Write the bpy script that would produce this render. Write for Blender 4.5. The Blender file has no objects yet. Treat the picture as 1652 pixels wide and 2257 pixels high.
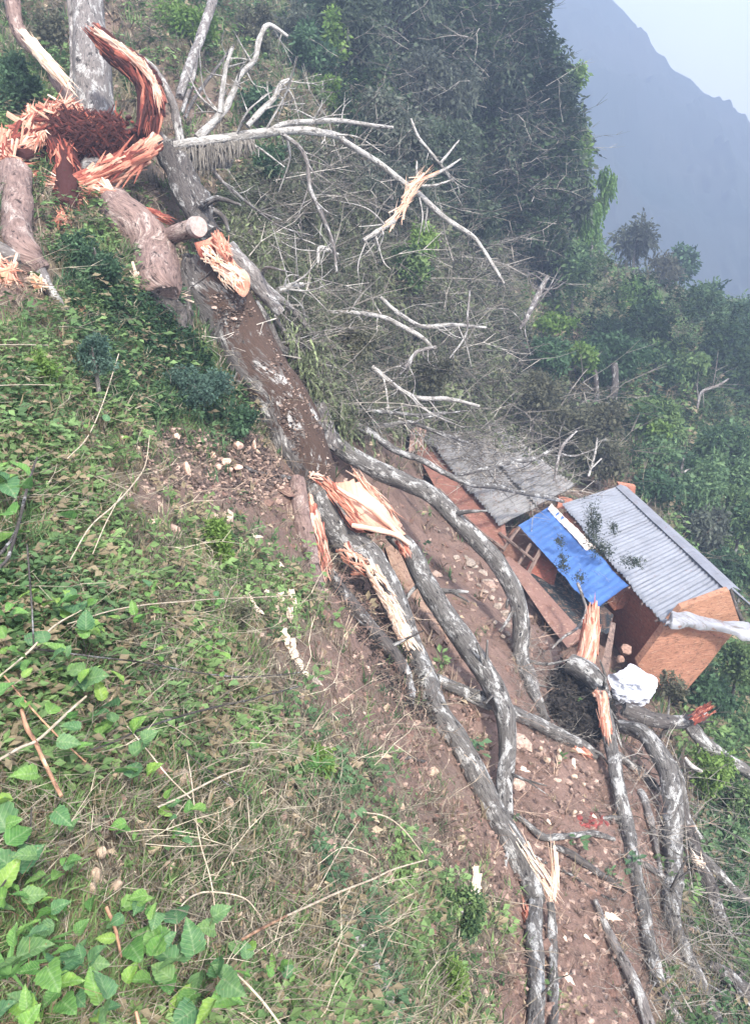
import bpy, math, random
import numpy as np
from mathutils import Vector, Matrix

random.seed(7)
rng = np.random.default_rng(7)
S = bpy.context.scene
C = S.collection

# ------------------------------------------------------------------ camera
PITCH = math.radians(24)
FOC, CX, CY = 1771.0, 826.0, 1128.5          # focal length and centre of the photograph in its 1652 x 2257 units
cam_d = bpy.data.cameras.new('camera')
cam = bpy.data.objects.new('camera', cam_d)
C.objects.link(cam)
S.camera = cam
cam.location = (0, 0, 0)
cam.rotation_euler = (math.pi / 2 - PITCH, 0, 0)
cam_d.sensor_fit = 'VERTICAL'
cam_d.sensor_height = 24
cam_d.lens = FOC / 2257 * 24
cam_d.clip_start = 0.05
cam_d.clip_end = 6000

# ------------------------------------------------------------------ light
SUN_EL, SUN_AZ = math.radians(50), math.radians(152)   # azimuth from +Y towards +X
W = bpy.data.worlds.new('World')
S.world = W
W.use_nodes = True
wn = W.node_tree
bg = wn.nodes['Background']
sk = wn.nodes.new('ShaderNodeTexSky')
sk.sky_type = 'NISHITA'
sk.sun_disc = False
sk.sun_elevation = SUN_EL
sk.sun_rotation = SUN_AZ
sk.dust_density = 9.0
sk.air_density = 0.8
sk.ozone_density = 0.4
# thin bright overcast veil mixed over the clear sky, denser in soft patches
vl = wn.nodes.new('ShaderNodeMix')
vl.data_type = 'RGBA'
cl = wn.nodes.new('ShaderNodeTexNoise')
cl.inputs['Scale'].default_value = 2.2
cl.inputs['Detail'].default_value = 5
tcw = wn.nodes.new('ShaderNodeTexCoord')
wn.links.new(tcw.outputs['Generated'], cl.inputs['Vector'])
mr = wn.nodes.new('ShaderNodeMapRange')
mr.inputs['From Min'].default_value = 0.3
mr.inputs['From Max'].default_value = 0.7
mr.inputs['To Min'].default_value = 0.42
mr.inputs['To Max'].default_value = 0.62
wn.links.new(cl.outputs['Fac'], mr.inputs['Value'])
wn.links.new(mr.outputs[0], vl.inputs[0])
wn.links.new(sk.outputs[0], vl.inputs[6])
vl.inputs[7].default_value = (8.6, 8.7, 9.2, 1)
wn.links.new(vl.outputs[2], bg.inputs[0])
bg.inputs[1].default_value = 0.15
sun_d = bpy.data.lights.new('sun', 'SUN')
sun_d.energy = 4.2
sun_d.angle = math.radians(5)
sun_d.color = (1.0, 0.95, 0.88)
sun = bpy.data.objects.new('sun', sun_d)
C.objects.link(sun)
sd = Vector((math.sin(SUN_AZ) * math.cos(SUN_EL), math.cos(SUN_AZ) * math.cos(SUN_EL), math.sin(SUN_EL)))
sun.rotation_euler = sd.to_track_quat('Z', 'Y').to_euler()
S.view_settings.view_transform = 'Standard'
S.view_settings.look = 'None'
S.view_settings.gamma = 1
S.view_settings.use_curve_mapping = False
S.view_settings.exposure = 1.38

# ------------------------------------------------------------------ projection helpers
cp, sp = math.cos(PITCH), math.sin(PITCH)


def at(x, y, d):
    u = (np.asarray(x, float) - CX) / FOC
    v = (CY - np.asarray(y, float)) / FOC
    d = np.asarray(d, float)
    return np.stack([d * u, d * (cp + v * sp), d * (-sp + v * cp)], -1)


# ------------------------------------------------------------------ terrain
CTRL = [  # x, y in the photograph, distance in metres of the ground seen there
    (0, 2257, 2.0), (0, 1700, 2.7), (0, 1150, 4.6), (0, 800, 7.4), (0, 560, 11.5), (0, 300, 17), (0, 0, 25),
    (-400, 2257, 1.8), (-400, 1150, 4.0), (-500, 500, 12), (-500, 0, 24),
    (440, 2257, 2.7), (440, 1680, 4.2), (440, 1230, 7.6), (440, 960, 12.5), (440, 800, 14), (440, 400, 20), (440, 0, 31),
    (800, 2257, 4.4), (800, 1760, 7.0), (800, 1450, 10.5), (760, 1150, 16.5), (750, 800, 18.5), (750, 300, 29),
    (1060, 2257, 7.6), (1060, 1760, 11.6), (1060, 1400, 15.2), (970, 1090, 25), (880, 960, 25.5), (1080, 960, 31), (1000, 800, 30), (1000, 400, 38), (1060, 0, 58),
    (620, 0, 40), (820, 0, 50), (300, -300, 38), (700, -300, 58), (1000, -250, 80),
    (1300, 2257, 9.2), (1400, 1760, 13.8), (1250, 1500, 16.6), (1480, 1560, 20), (1620, 1440, 27), (1140, 1200, 24.5), (1250, 1050, 31),
    (1400, 1000, 32), (1600, 1250, 34), (1500, 800, 46), (1652, 900, 48), (1652, 2257, 11.5), (1652, 1900, 15.5),
    (1652, 1650, 21), (1200, 560, 52), (1400, 600, 66), (1652, 700, 84), (2100, 900, 60), (2100, 1700, 24), (2100, 2257, 15),
    (2300, 720, 95),
]
ctrl = np.array([at(a, b, c) for a, b, c in CTRL])
extra = np.array([(-60, 60, 18), (-60, 110, 35), (0, 130, 5), (40, 150, -38), (90, 110, -48), (90, 50, -40), (0, 70, 6.5), (60, 10, -30),
                  (25, 110, -22), (-40, 10, 8), (-20, -20, 4), (20, -20, -16), (60, -30, -30)], float)
ctrl = np.vstack([ctrl, extra])


def tps_fit(P, z, lam=0.6):
    n = len(P)
    r2 = ((P[:, None] - P[None]) ** 2).sum(-1)
    K = 0.5 * r2 * np.log(r2 + 1e-9)
    A = np.zeros((n + 3, n + 3))
    A[:n, :n] = K + lam * np.eye(n)
    A[:n, n] = 1
    A[:n, n + 1:] = P
    A[n, :n] = 1
    A[n + 1:, :n] = P.T
    return np.linalg.solve(A, np.concatenate([z, np.zeros(3)]))


def warp(P):                                    # near ground gets more room, so that it bends as freely as far ground
    r = np.linalg.norm(P, axis=-1, keepdims=True) + 1e-6
    return P / r * (np.log1p(r / 3.0) * 10)


CP_ = warp(ctrl[:, :2])
TW = tps_fit(CP_, ctrl[:, 2])


def base_h(x, y):
    P = warp(np.stack([x, y], -1))
    sh = P.shape[:-1]
    P = P.reshape(-1, 2)
    out = np.empty(len(P))
    for i in range(0, len(P), 20000):
        q = P[i:i + 20000]
        r2 = ((q[:, None] - CP_[None]) ** 2).sum(-1)
        out[i:i + 20000] = (0.5 * r2 * np.log(r2 + 1e-9)) @ TW[:-3] + TW[-3] + q @ TW[-2:]
    return out.reshape(sh)


def hash3(i, j, k):
    h = (i.astype(np.int64) * 374761393 + j.astype(np.int64) * 668265263 + k.astype(np.int64) * 2147483647) & 0xffffffff
    h = ((h ^ (h >> 13)) * 1274126177) & 0xffffffff
    return ((h ^ (h >> 16)) & 0xffff) / 65535.0


def vnoise(P):
    P = np.asarray(P, float)
    i = np.floor(P).astype(np.int64)
    f = P - i
    f = f * f * (3 - 2 * f)
    r = 0
    for a in (0, 1):
        for b in (0, 1):
            for c in (0, 1):
                w = (f[..., 0] if a else 1 - f[..., 0]) * (f[..., 1] if b else 1 - f[..., 1]) * (f[..., 2] if c else 1 - f[..., 2])
                r = r + w * hash3(i[..., 0] + a, i[..., 1] + b, i[..., 2] + c)
    return r * 2 - 1


def fbm(P, o=4):
    r, a = 0, 1.0
    for k in range(o):
        r = r + a * vnoise(np.asarray(P) * (2 ** k) + 17.3 * k)
        a *= 0.5
    return r


# polar grid of the ground: fine near the viewer, coarse far off
NA, NR = 560, 620
ANG = np.radians(np.linspace(-75, 75, NA))
RR = np.exp(np.linspace(math.log(0.35), math.log(170), NR))
gx = np.sin(ANG)[:, None] * RR[None]
gy = np.cos(ANG)[:, None] * RR[None] - 0.3
gz = base_h(gx, gy)
rr = np.hypot(gx, gy + 0.3)
amp = np.clip(0.012 * rr ** 0.9, 0.0, 0.5)
gz = gz + amp * fbm(np.stack([gx, gy, gx * 0], -1) / (0.35 * rr[..., None] ** 0.0 + 0.35 * 1), 4) * 0.9


def gh(x, y):                                   # bilinear height of that same grid
    x = np.asarray(x, float)
    y = np.asarray(y, float) + 0.3
    r = np.hypot(x, y)
    a = np.arctan2(x, y)
    ia = np.clip((a - ANG[0]) / (ANG[-1] - ANG[0]) * (NA - 1), 0, NA - 1.001)
    ir = np.clip((np.log(np.maximum(r, 0.3)) - math.log(RR[0])) / (math.log(RR[-1]) - math.log(RR[0])) * (NR - 1), 0, NR - 1.001)
    i, j = ia.astype(int), ir.astype(int)
    fa, fr = ia - i, ir - j
    return (gz[i, j] * (1 - fa) * (1 - fr) + gz[i + 1, j] * fa * (1 - fr) + gz[i, j + 1] * (1 - fa) * fr + gz[i + 1, j + 1] * fa * fr)


MARCH = np.exp(np.linspace(math.log(1.0), math.log(160), 420))


def gd(x, y):                                   # distance of the ground seen at x, y
    x = np.atleast_1d(np.asarray(x, float))
    y = np.atleast_1d(np.asarray(y, float))
    out = np.full(x.shape, 160.0)
    for s in range(0, len(x), 4000):
        xs, ys = x[s:s + 4000], y[s:s + 4000]
        P = at(xs[:, None], ys[:, None], MARCH[None])
        below = P[..., 2] < gh(P[..., 0], P[..., 1])
        hit = below.any(1)
        k = np.argmax(below, 1)
        k0 = np.maximum(k - 1, 0)
        lo, hi = MARCH[k0].copy(), MARCH[k].copy()
        for _ in range(12):
            m = (lo + hi) / 2
            P = at(xs, ys, m)
            b = P[..., 2] < gh(P[..., 0], P[..., 1])
            hi = np.where(b, m, hi)
            lo = np.where(b, lo, m)
        out[s:s + 4000] = np.where(hit, hi, 160.0)
    return out


def gd1(x, y):
    return float(gd([x], [y])[0])


# ------------------------------------------------------------------ mesh helpers
def mesh(name, parts, mat, smooth=False):
    """parts: list of (verts, faces, tint or None, fibre coordinates or None)"""
    V, L, LT, T, FC = [], [], [], [], []
    off = 0
    for p in parts:
        v = np.asarray(p[0], float).reshape(-1, 3)
        f = np.asarray(p[1], int)
        V.append(v)
        L.append((f + off).ravel())
        LT.append(np.full(len(f), f.shape[1]))
        t = p[2] if len(p) > 2 and p[2] is not None else (0.5, 0.5, 0.5)
        t = np.asarray(t, float)
        T.append(np.broadcast_to(t, (len(v), 3)) if t.ndim == 1 else t)
        FC.append(p[3] if len(p) > 3 and p[3] is not None else v)
        off += len(v)
    V = np.concatenate(V)
    L = np.concatenate(L)
    LT = np.concatenate(LT)
    me = bpy.data.meshes.new(name)
    me.vertices.add(len(V))
    me.vertices.foreach_set('co', V.ravel())
    me.loops.add(len(L))
    me.loops.foreach_set('vertex_index', L)
    me.polygons.add(len(LT))
    st = np.concatenate([[0], np.cumsum(LT)[:-1]])
    me.polygons.foreach_set('loop_start', st)
    me.polygons.foreach_set('loop_total', LT)
    me.polygons.foreach_set('use_smooth', np.full(len(LT), smooth))
    T = np.concatenate(T)
    a = me.attributes.new('tint', 'FLOAT_COLOR', 'POINT')
    a.data.foreach_set('color', np.c_[T, np.ones(len(T))].ravel())
    b = me.attributes.new('fibre', 'FLOAT_VECTOR', 'POINT')
    b.data.foreach_set('vector', np.concatenate(FC).ravel())
    me.update(calc_edges=True)
    if mat is not None:
        me.materials.append(mat)
    return me


def tag(o, label=None, cat=None, group=None, kind=None):
    if label:
        o['label'] = label
    if cat:
        o['category'] = cat
    if group:
        o['group'] = group
    if kind:
        o['kind'] = kind
    return o


def obj(name, me, parent=None, origin=None):
    o = bpy.data.objects.new(name, me)
    C.objects.link(o)
    if parent is not None:
        o.parent = parent
        o.matrix_parent_inverse = Matrix.Translation(parent.location).inverted()
    return o


def build(name, parts, mat, parent=None, smooth=False, **k):
    o = obj(name, mesh(name, parts, mat, smooth), parent)
    return tag(o, **k)


def thing(name, loc, label, cat, group=None):
    o = bpy.data.objects.new(name, None)
    C.objects.link(o)
    o.location = Vector([float(c) for c in loc])
    o.empty_display_size = 0.2
    return tag(o, label, cat, group)


def catmull(P, n):
    P = np.asarray(P, float)
    if len(P) == 2:
        t = np.linspace(0, 1, n)[:, None]
        return P[0] * (1 - t) + P[1] * t
    Q = np.vstack([2 * P[0] - P[1], P, 2 * P[-1] - P[-2]])
    t = np.linspace(0, len(P) - 1 - 1e-6, n)
    i = t.astype(int)
    f = (t - i)[:, None]
    a, b, c, d = Q[i], Q[i + 1], Q[i + 2], Q[i + 3]
    return 0.5 * ((2 * b) + (-a + c) * f + (2 * a - 5 * b + 4 * c - d) * f ** 2 + (-a + 3 * b - 3 * c + d) * f ** 3)


def tube(P, R, sides=8, rough=0.12, seed=0, tint=(.5, .5, .5), cap='flat', step=0.6, maxseg=90, flat=1.0):
    """tube through world points P with radii R; lumpy, with fibre coordinates along its length"""
    P = np.asarray(P, float)
    R = np.asarray(R, float)
    Ls = np.linalg.norm(np.diff(P, axis=0), axis=1).sum()
    n = int(np.clip(Ls / (max(R.mean(), 1e-4) * step), len(P) * 2, maxseg))
    PR = catmull(np.c_[P, R], n)
    Q, r = PR[:, :3], np.maximum(PR[:, 3], R.min() * 0.5)
    T = np.gradient(Q, axis=0)
    T /= np.linalg.norm(T, axis=1, keepdims=True) + 1e-9
    up = np.array([0.1, 0.2, 1.0])
    A = np.cross(T, up)
    bad = np.linalg.norm(A, axis=1) < 0.15
    A[bad] = np.cross(T[bad], [1.0, 0.3, 0])
    A /= np.linalg.norm(A, axis=1, keepdims=True)
    B = np.cross(A, T)
    s = np.concatenate([[0], np.cumsum(np.linalg.norm(np.diff(Q, axis=0), axis=1))])
    ang = np.linspace(0, 2 * np.pi, sides, endpoint=False)
    ca, sa = np.cos(ang), np.sin(ang)
    rm = r.mean()
    co = np.stack([np.broadcast_to(ca, (n, sides)) * 1.2, np.broadcast_to(sa, (n, sides)) * 1.2, np.broadcast_to(s[:, None] / (rm * 3 + 1e-6), (n, sides))], -1) + seed * 7.7
    k = 1 + rough * fbm(co, 3)
    if rough > 0:                               # knots
        k = k + rough * 1.2 * np.clip(fbm(co * 0.8 + 40, 2) - 0.55, 0, 1)
    V = Q[:, None] + (A[:, None] * ca[None, :, None] + B[:, None] * sa[None, :, None] * flat) * (r[:, None] * k)[..., None]
    FC = np.stack([ca[None] * r[:, None], sa[None] * r[:, None], np.broadcast_to(s[:, None], (n, sides))], -1) + seed * 3.1
    idx = np.arange(n * sides).reshape(n, sides)
    F = np.stack([idx[:-1], np.roll(idx[:-1], -1, 1), np.roll(idx[1:], -1, 1), idx[1:]], -1).reshape(-1, 4)
    V = V.reshape(-1, 3)
    FC = FC.reshape(-1, 3)
    parts = [(V, F, tint, FC)]
    for e in (0, n - 1):
        c = Q[e] + (T[e] * r[e] * (0.5 if cap == 'point' else 0.02)) * (1 if e else -1)
        ring = V.reshape(n, sides, 3)[e]
        cv = np.vstack([ring, c])
        f = np.array([(a, (a + 1) % sides, sides) for a in range(sides)])
        if e == 0:
            f = f[:, ::-1]
        parts.append((cv, f, tint, np.vstack([FC.reshape(n, sides, 3)[e], FC.reshape(n, sides, 3)[e].mean(0)])))
    return parts


def nodes3(nodes, dep=None, lift=0.0, hug=1.1):
    """nodes (x, y, r[, distance]) of the photograph -> world points and radii, resting on the ground where no distance is given"""
    xs = np.array([n[0] for n in nodes], float)
    ys = np.array([n[1] for n in nodes], float)
    rp = np.array([n[2] for n in nodes], float)
    g = gd(xs, ys)
    d = np.array([n[3] if len(n) > 3 else np.nan for n in nodes], float)
    auto = np.isnan(d)
    dg = g / (1 + hug * rp / FOC) - lift
    d[auto] = dg[auto]
    d = np.minimum(d, g / (1 + 1.0 * rp / FOC) - np.where(rp > 7, .06, .02))
    if auto.all() and len(d) > 3:               # a stiff log bridges the hollows
        ds = d.copy()
        for _ in range(2):
            ds[1:-1] = np.minimum(ds[1:-1], (ds[:-2] + ds[2:]) / 2 * 0.5 + ds[1:-1] * 0.5)
        d = ds
    return at(xs, ys, d), rp * d / FOC


# quick solids
BOXF = np.array([(0, 3, 2, 1), (4, 5, 6, 7), (0, 1, 5, 4), (1, 2, 6, 5), (2, 3, 7, 6), (3, 0, 4, 7)])


def hexa(a, b, c, d, off):
    """slab from four corners and a thickness vector"""
    q = np.array([a, b, c, d], float)
    return np.vstack([q, q + np.asarray(off)]), BOXF


def shard(p, q, w, th, nrm, seed=0):
    """a torn sliver of wood from p to q, wide at p, pointed at q"""
    p, q, nrm = map(lambda z: np.asarray(z, float), (p, q, nrm))
    t = q - p
    L = np.linalg.norm(t) + 1e-9
    t /= L
    s = np.cross(t, nrm)
    s /= np.linalg.norm(s) + 1e-9
    n = np.cross(s, t)
    r = np.random.default_rng(seed)
    rows = []
    fc = []
    K = 4
    for i in range(K + 1):
        f = i / K
        ww = w * (1 - f ** 1.8) * r.uniform(.75, 1.1) + w * 0.03
        o = n * (math.sin(f * 3) * w * r.uniform(-.15, .25)) + s * w * r.uniform(-.18, .18)
        c = p + t * L * f + o
        rows += [c - s * ww / 2, c + n * th * 0.5 * (1 - f * .7), c + s * ww / 2, c - n * th * 0.5 * (1 - f * .7)]
        fc += [(-ww / 2, 0, L * f), (0, th, L * f), (ww / 2, 0, L * f), (0, -th, L * f)]
    F = []
    for i in range(K):
        for j in range(4):
            F.append((i * 4 + j, i * 4 + (j + 1) % 4, i * 4 + 4 + (j + 1) % 4, i * 4 + 4 + j))
    F += [(3, 2, 1, 0), (K * 4, K * 4 + 1, K * 4 + 2, K * 4 + 3)]
    return np.array(rows), np.array(F), np.array(fc) + r.uniform(0, 50)


ROCKT = None


def rock(c, s, seed=0, sub=2):
    global ROCKT
    if ROCKT is None:
        import bmesh
        ROCKT = {}
        for k in (1, 2, 3):
            bm = bmesh.new()
            bmesh.ops.create_icosphere(bm, subdivisions=k, radius=1)
            v = np.array([x.co[:] for x in bm.verts])
            f = np.array([[x.index for x in fc.verts] for fc in bm.faces])
            bm.free()
            ROCKT[k] = (v, f)
    v, f = ROCKT[sub]
    r = np.random.default_rng(seed)
    k = 1 + 0.28 * fbm(v * 1.1 + r.uniform(0, 90, 3), 3)
    v2 = v * k[:, None]
    for _ in range(5):                          # broken faces
        nn = r.normal(size=3)
        nn /= np.linalg.norm(nn)
        dd = v2 @ nn
        lim = r.uniform(.55, .85)
        v2 = v2 - np.clip(dd - lim, 0, None)[:, None] * nn
    a = r.uniform(0, 6.28)
    M = np.array([[math.cos(a), -math.sin(a), 0], [math.sin(a), math.cos(a), 0], [0, 0, 1]])
    return (v2 * np.asarray(s)) @ M.T + np.asarray(c), f


def scatter(tv, tf, pos, yaw, tilt, scale, tint, tilt_az=None):
    """numpy instances of a template: returns one part"""
    n, m = len(pos), len(tv)
    cy, sy = np.cos(yaw), np.sin(yaw)
    ct, st = np.cos(tilt), np.sin(tilt)
    x, y, z = tv[:, 0][None], tv[:, 1][None], tv[:, 2][None]
    X = x * cy[:, None] - y * sy[:, None]
    Y = x * sy[:, None] + y * cy[:, None]
    Z = np.broadcast_to(z, X.shape)
    az = yaw * 1.7 if tilt_az is None else tilt_az
    ca, sa = np.cos(az)[:, None], np.sin(az)[:, None]
    al = X * ca + Y * sa
    pe = -X * sa + Y * ca
    al2 = al * ct[:, None] + Z * st[:, None]
    Z2 = -al * st[:, None] + Z * ct[:, None]
    V = np.stack([al2 * ca - pe * sa, al2 * sa + pe * ca, Z2], -1)
    sc = np.asarray(scale)
    V = V * (sc[:, None, None] if sc.ndim == 1 else sc[:, None, :]) + pos[:, None]
    F = (tf[None] + (np.arange(n) * m)[:, None, None]).reshape(-1, tf.shape[1])
    T = np.repeat(tint, m, axis=0) if tint.shape[0] == n else tint
    return V.reshape(-1, 3), F, T


# ------------------------------------------------------------------ materials
def mat(name, rough=0.9):
    m = bpy.data.materials.new(name)
    m.use_nodes = True
    nt = m.node_tree
    p = nt.nodes['Principled BSDF']
    p.inputs['Roughness'].default_value = rough
    p.inputs['Specular IOR Level'].default_value = 0.25
    return m, nt, p


def nd(nt, t, **k):
    n = nt.nodes.new(t)
    for a, b in k.items():
        if a in ('operation', 'blend_type', 'data_type', 'attribute_name', 'feature', 'noise_dimensions', 'wave_type', 'bands_direction', 'wave_profile'):
            setattr(n, a, b)
        else:
            n.inputs[a].default_value = b
    return n


def coord(nt, kind='fibre', scale=(1, 1, 1)):
    if kind == 'fibre':
        a = nd(nt, 'ShaderNodeAttribute', attribute_name='fibre')
        src = a.outputs['Vector']
    else:
        a = nd(nt, 'ShaderNodeNewGeometry')
        src = a.outputs['Position']
    mp = nd(nt, 'ShaderNodeMapping')
    mp.inputs['Scale'].default_value = scale
    nt.links.new(src, mp.inputs['Vector'])
    return mp.outputs[0]


def noise(nt, vec, scale, detail=5, rough=0.6, dist=0.0):
    n = nd(nt, 'ShaderNodeTexNoise', Scale=scale, Detail=detail, Roughness=rough, Distortion=dist)
    nt.links.new(vec, n.inputs['Vector'])
    return n.outputs['Fac']


def ramp(nt, fac, stops):
    r = nd(nt, 'ShaderNodeValToRGB')
    e = r.color_ramp.elements
    while len(e) < len(stops):
        e.new(0.5)
    for i, (p, c) in enumerate(stops):
        e[i].position = p
        e[i].color = (*c, 1) if isinstance(c, tuple) else (c, c, c, 1)
    nt.links.new(fac, r.inputs[0])
    return r.outputs[0]


def mix(nt, fac, a, b, mode='MIX'):
    m = nd(nt, 'ShaderNodeMix', data_type='RGBA', blend_type=mode)
    for s, v in ((0, fac), (6, a), (7, b)):
        if isinstance(v, (int, float)):
            m.inputs[s].default_value = v
        elif isinstance(v, tuple):
            m.inputs[s].default_value = (*v, 1)
        else:
            nt.links.new(v, m.inputs[s])
    return m.outputs[2]


def bump(nt, p, h, s=0.5, d=0.02):
    b = nd(nt, 'ShaderNodeBump', Strength=s, Distance=d)
    nt.links.new(h, b.inputs['Height'])
    nt.links.new(b.outputs[0], p.inputs['Normal'])


def link(nt, c, p):
    nt.links.new(c, p.inputs['Base Color'])


def bark_mat(name, dark, mid, lich, amount=0.55, moss=None, moss_amt=0.6, sc=3.0):
    m, nt, p = mat(name, 0.95)
    v = coord(nt, 'fibre', (1, 1, 0.45))
    f = noise(nt, coord(nt, 'fibre', (1, 1, 0.16)), sc * 6, 6, 0.7)
    base = ramp(nt, f, [(0.3, dark), (0.62, mid)])
    ln = noise(nt, v, sc, 8, 0.72, 0.4)
    lm = ramp(nt, ln, [(amount - 0.03, 0.0), (amount + 0.04, 1.0)])
    fine = noise(nt, v, sc * 9, 4, 0.6)
    lc = mix(nt, ramp(nt, fine, [(.38, 0.0), (.62, 1.0)]), tuple(c * 0.5 for c in lich), lich)
    col = mix(nt, lm, base, lc)
    dk = ramp(nt, noise(nt, v, sc * 2.2, 6, 0.7), [(0.36, 1.0), (0.43, 0.0)])
    col = mix(nt, dk, col, tuple(c * 0.45 for c in dark))
    if moss:
        fine2 = noise(nt, v, sc * 4.5, 6, 0.75)
        at_ = nd(nt, 'ShaderNodeAttribute', attribute_name='tint')
        mn = noise(nt, v, sc * 1.2, 8, 0.7)
        add = nd(nt, 'ShaderNodeMath', operation='ADD')
        sep = nd(nt, 'ShaderNodeSeparateColor')
        nt.links.new(at_.outputs['Color'], sep.inputs[0])
        nt.links.new(sep.outputs[0], add.inputs[0])
        nt.links.new(ramp(nt, mix(nt, .4, mn, fine2), [(.34, 0.0), (.66, 1.0)]), add.inputs[1])
        mm = ramp(nt, add.outputs[0], [(moss_amt, 0.0), (min(1, moss_amt + 0.10), 1.0)])
        mc = mix(nt, fine, tuple(c * 0.5 for c in moss), moss)
        col = mix(nt, mm, col, mc)
    link(nt, col, p)
    bump(nt, p, mix(nt, 0.5, f, mix(nt, .5, ln, fine)), 1.0, 0.06)
    return m


M = {}
M['bark'] = bark_mat('lichen_bark', (.040, .035, .033), (.16, .152, .142), (.50, .50, .485), 0.54, sc=7)
M['trunkbark'] = bark_mat('mossy_bark', (.055, .048, .046), (.15, .14, .132), (.60, .59, .57), 0.55, (.085, .055, .042), 0.86, 3.2)
M['darkbark'] = bark_mat('dark_bark', (.030, .027, .027), (.11, .098, .09), (.45, .45, .44), 0.57, sc=6)
M['palebark'] = bark_mat('pale_bark', (.12, .11, .10), (.30, .285, .26), (.54, .52, .49), 0.48, sc=6)
M['greybark'] = bark_mat('grey_bark', (.07, .062, .058), (.22, .20, .19), (.52, .51, .49), 0.54, sc=6)
M['purplebark'] = bark_mat('bare_wood_bark', (.085, .055, .050), (.27, .19, .165), (.46, .37, .33), 0.56, sc=4.5)


def torn_mat(name, stops, bscale=1.0):
    m, nt, p = mat(name, 0.8)
    at_ = nd(nt, 'ShaderNodeAttribute', attribute_name='tint')
    f = noise(nt, coord(nt, 'fibre', (1, 1, 0.10)), 26, 6, 0.75, 0.3)
    g = noise(nt, coord(nt, 'world', (1, 1, 1)), 2.3, 5, 0.7)
    sep = nd(nt, 'ShaderNodeSeparateColor')
    nt.links.new(at_.outputs['Color'], sep.inputs[0])
    a = nd(nt, 'ShaderNodeMath', operation='MULTIPLY_ADD')
    nt.links.new(f, a.inputs[0])
    a.inputs[1].default_value = 0.62
    nt.links.new(sep.outputs[0], a.inputs[2])
    b = nd(nt, 'ShaderNodeMath', operation='MULTIPLY_ADD')
    nt.links.new(g, b.inputs[0])
    b.inputs[1].default_value = 0.55
    nt.links.new(a.outputs[0], b.inputs[2])
    c = nd(nt, 'ShaderNodeMath', operation='SUBTRACT')
    nt.links.new(b.outputs[0], c.inputs[0])
    c.inputs[1].default_value = 0.58
    link(nt, ramp(nt, c.outputs[0], stops), p)
    bump(nt, p, f, 0.8, 0.03)
    return m


M['torn'] = torn_mat('torn_wood', [(0.05, (.045, .012, .010)), (0.28, (.20, .045, .032)), (0.48, (.45, .175, .115)), (0.70, (.62, .36, .26)), (1.0, (.74, .54, .43))])
M['cream'] = torn_mat('cream_wood', [(0.1, (.32, .13, .08)), (0.35, (.58, .31, .20)), (0.6, (.70, .49, .36)), (1.0, (.76, .64, .52))])


def foliage_mat(name, trans=0.35):
    m, nt, p = mat(name, 0.7)
    at_ = nd(nt, 'ShaderNodeAttribute', attribute_name='tint')
    n = noise(nt, coord(nt, 'world'), 30, 2, 0.5)
    col = mix(nt, n, mix(nt, 1.0, at_.outputs['Color'], (.8, .8, .8), 'MULTIPLY'), mix(nt, 1.0, at_.outputs['Color'], (1.2, 1.2, 1.15), 'MULTIPLY'))
    link(nt, col, p)
    tr = nd(nt, 'ShaderNodeBsdfTranslucent')
    nt.links.new(col, tr.inputs[0])
    ms = nd(nt, 'ShaderNodeMixShader', Fac=trans)
    out = nt.nodes['Material Output']
    nt.links.new(p.outputs[0], ms.inputs[1])
    nt.links.new(tr.outputs[0], ms.inputs[2])
    nt.links.new(ms.outputs[0], out.inputs[0])
    return m


M['leaf'] = foliage_mat('leaf')


def plain_tint(name, rough=0.9, nsc=12, lo=.7, hi=1.25, bmp=0.3):
    m, nt, p = mat(name, rough)
    at_ = nd(nt, 'ShaderNodeAttribute', attribute_name='tint')
    n = noise(nt, coord(nt, 'world'), nsc, 5, 0.65)
    col = mix(nt, ramp(nt, n, [(.35, 0.0), (.65, 1.0)]), mix(nt, 1.0, at_.outputs['Color'], (lo,) * 3, 'MULTIPLY'), mix(nt, 1.0, at_.outputs['Color'], (hi,) * 3, 'MULTIPLY'))
    link(nt, col, p)
    bump(nt, p, n, bmp, 0.03)
    return m


M['tint'] = plain_tint('dry_matter')
M['stone'] = plain_tint('stone', 0.9, 20, .6, 1.25, 0.6)


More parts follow.
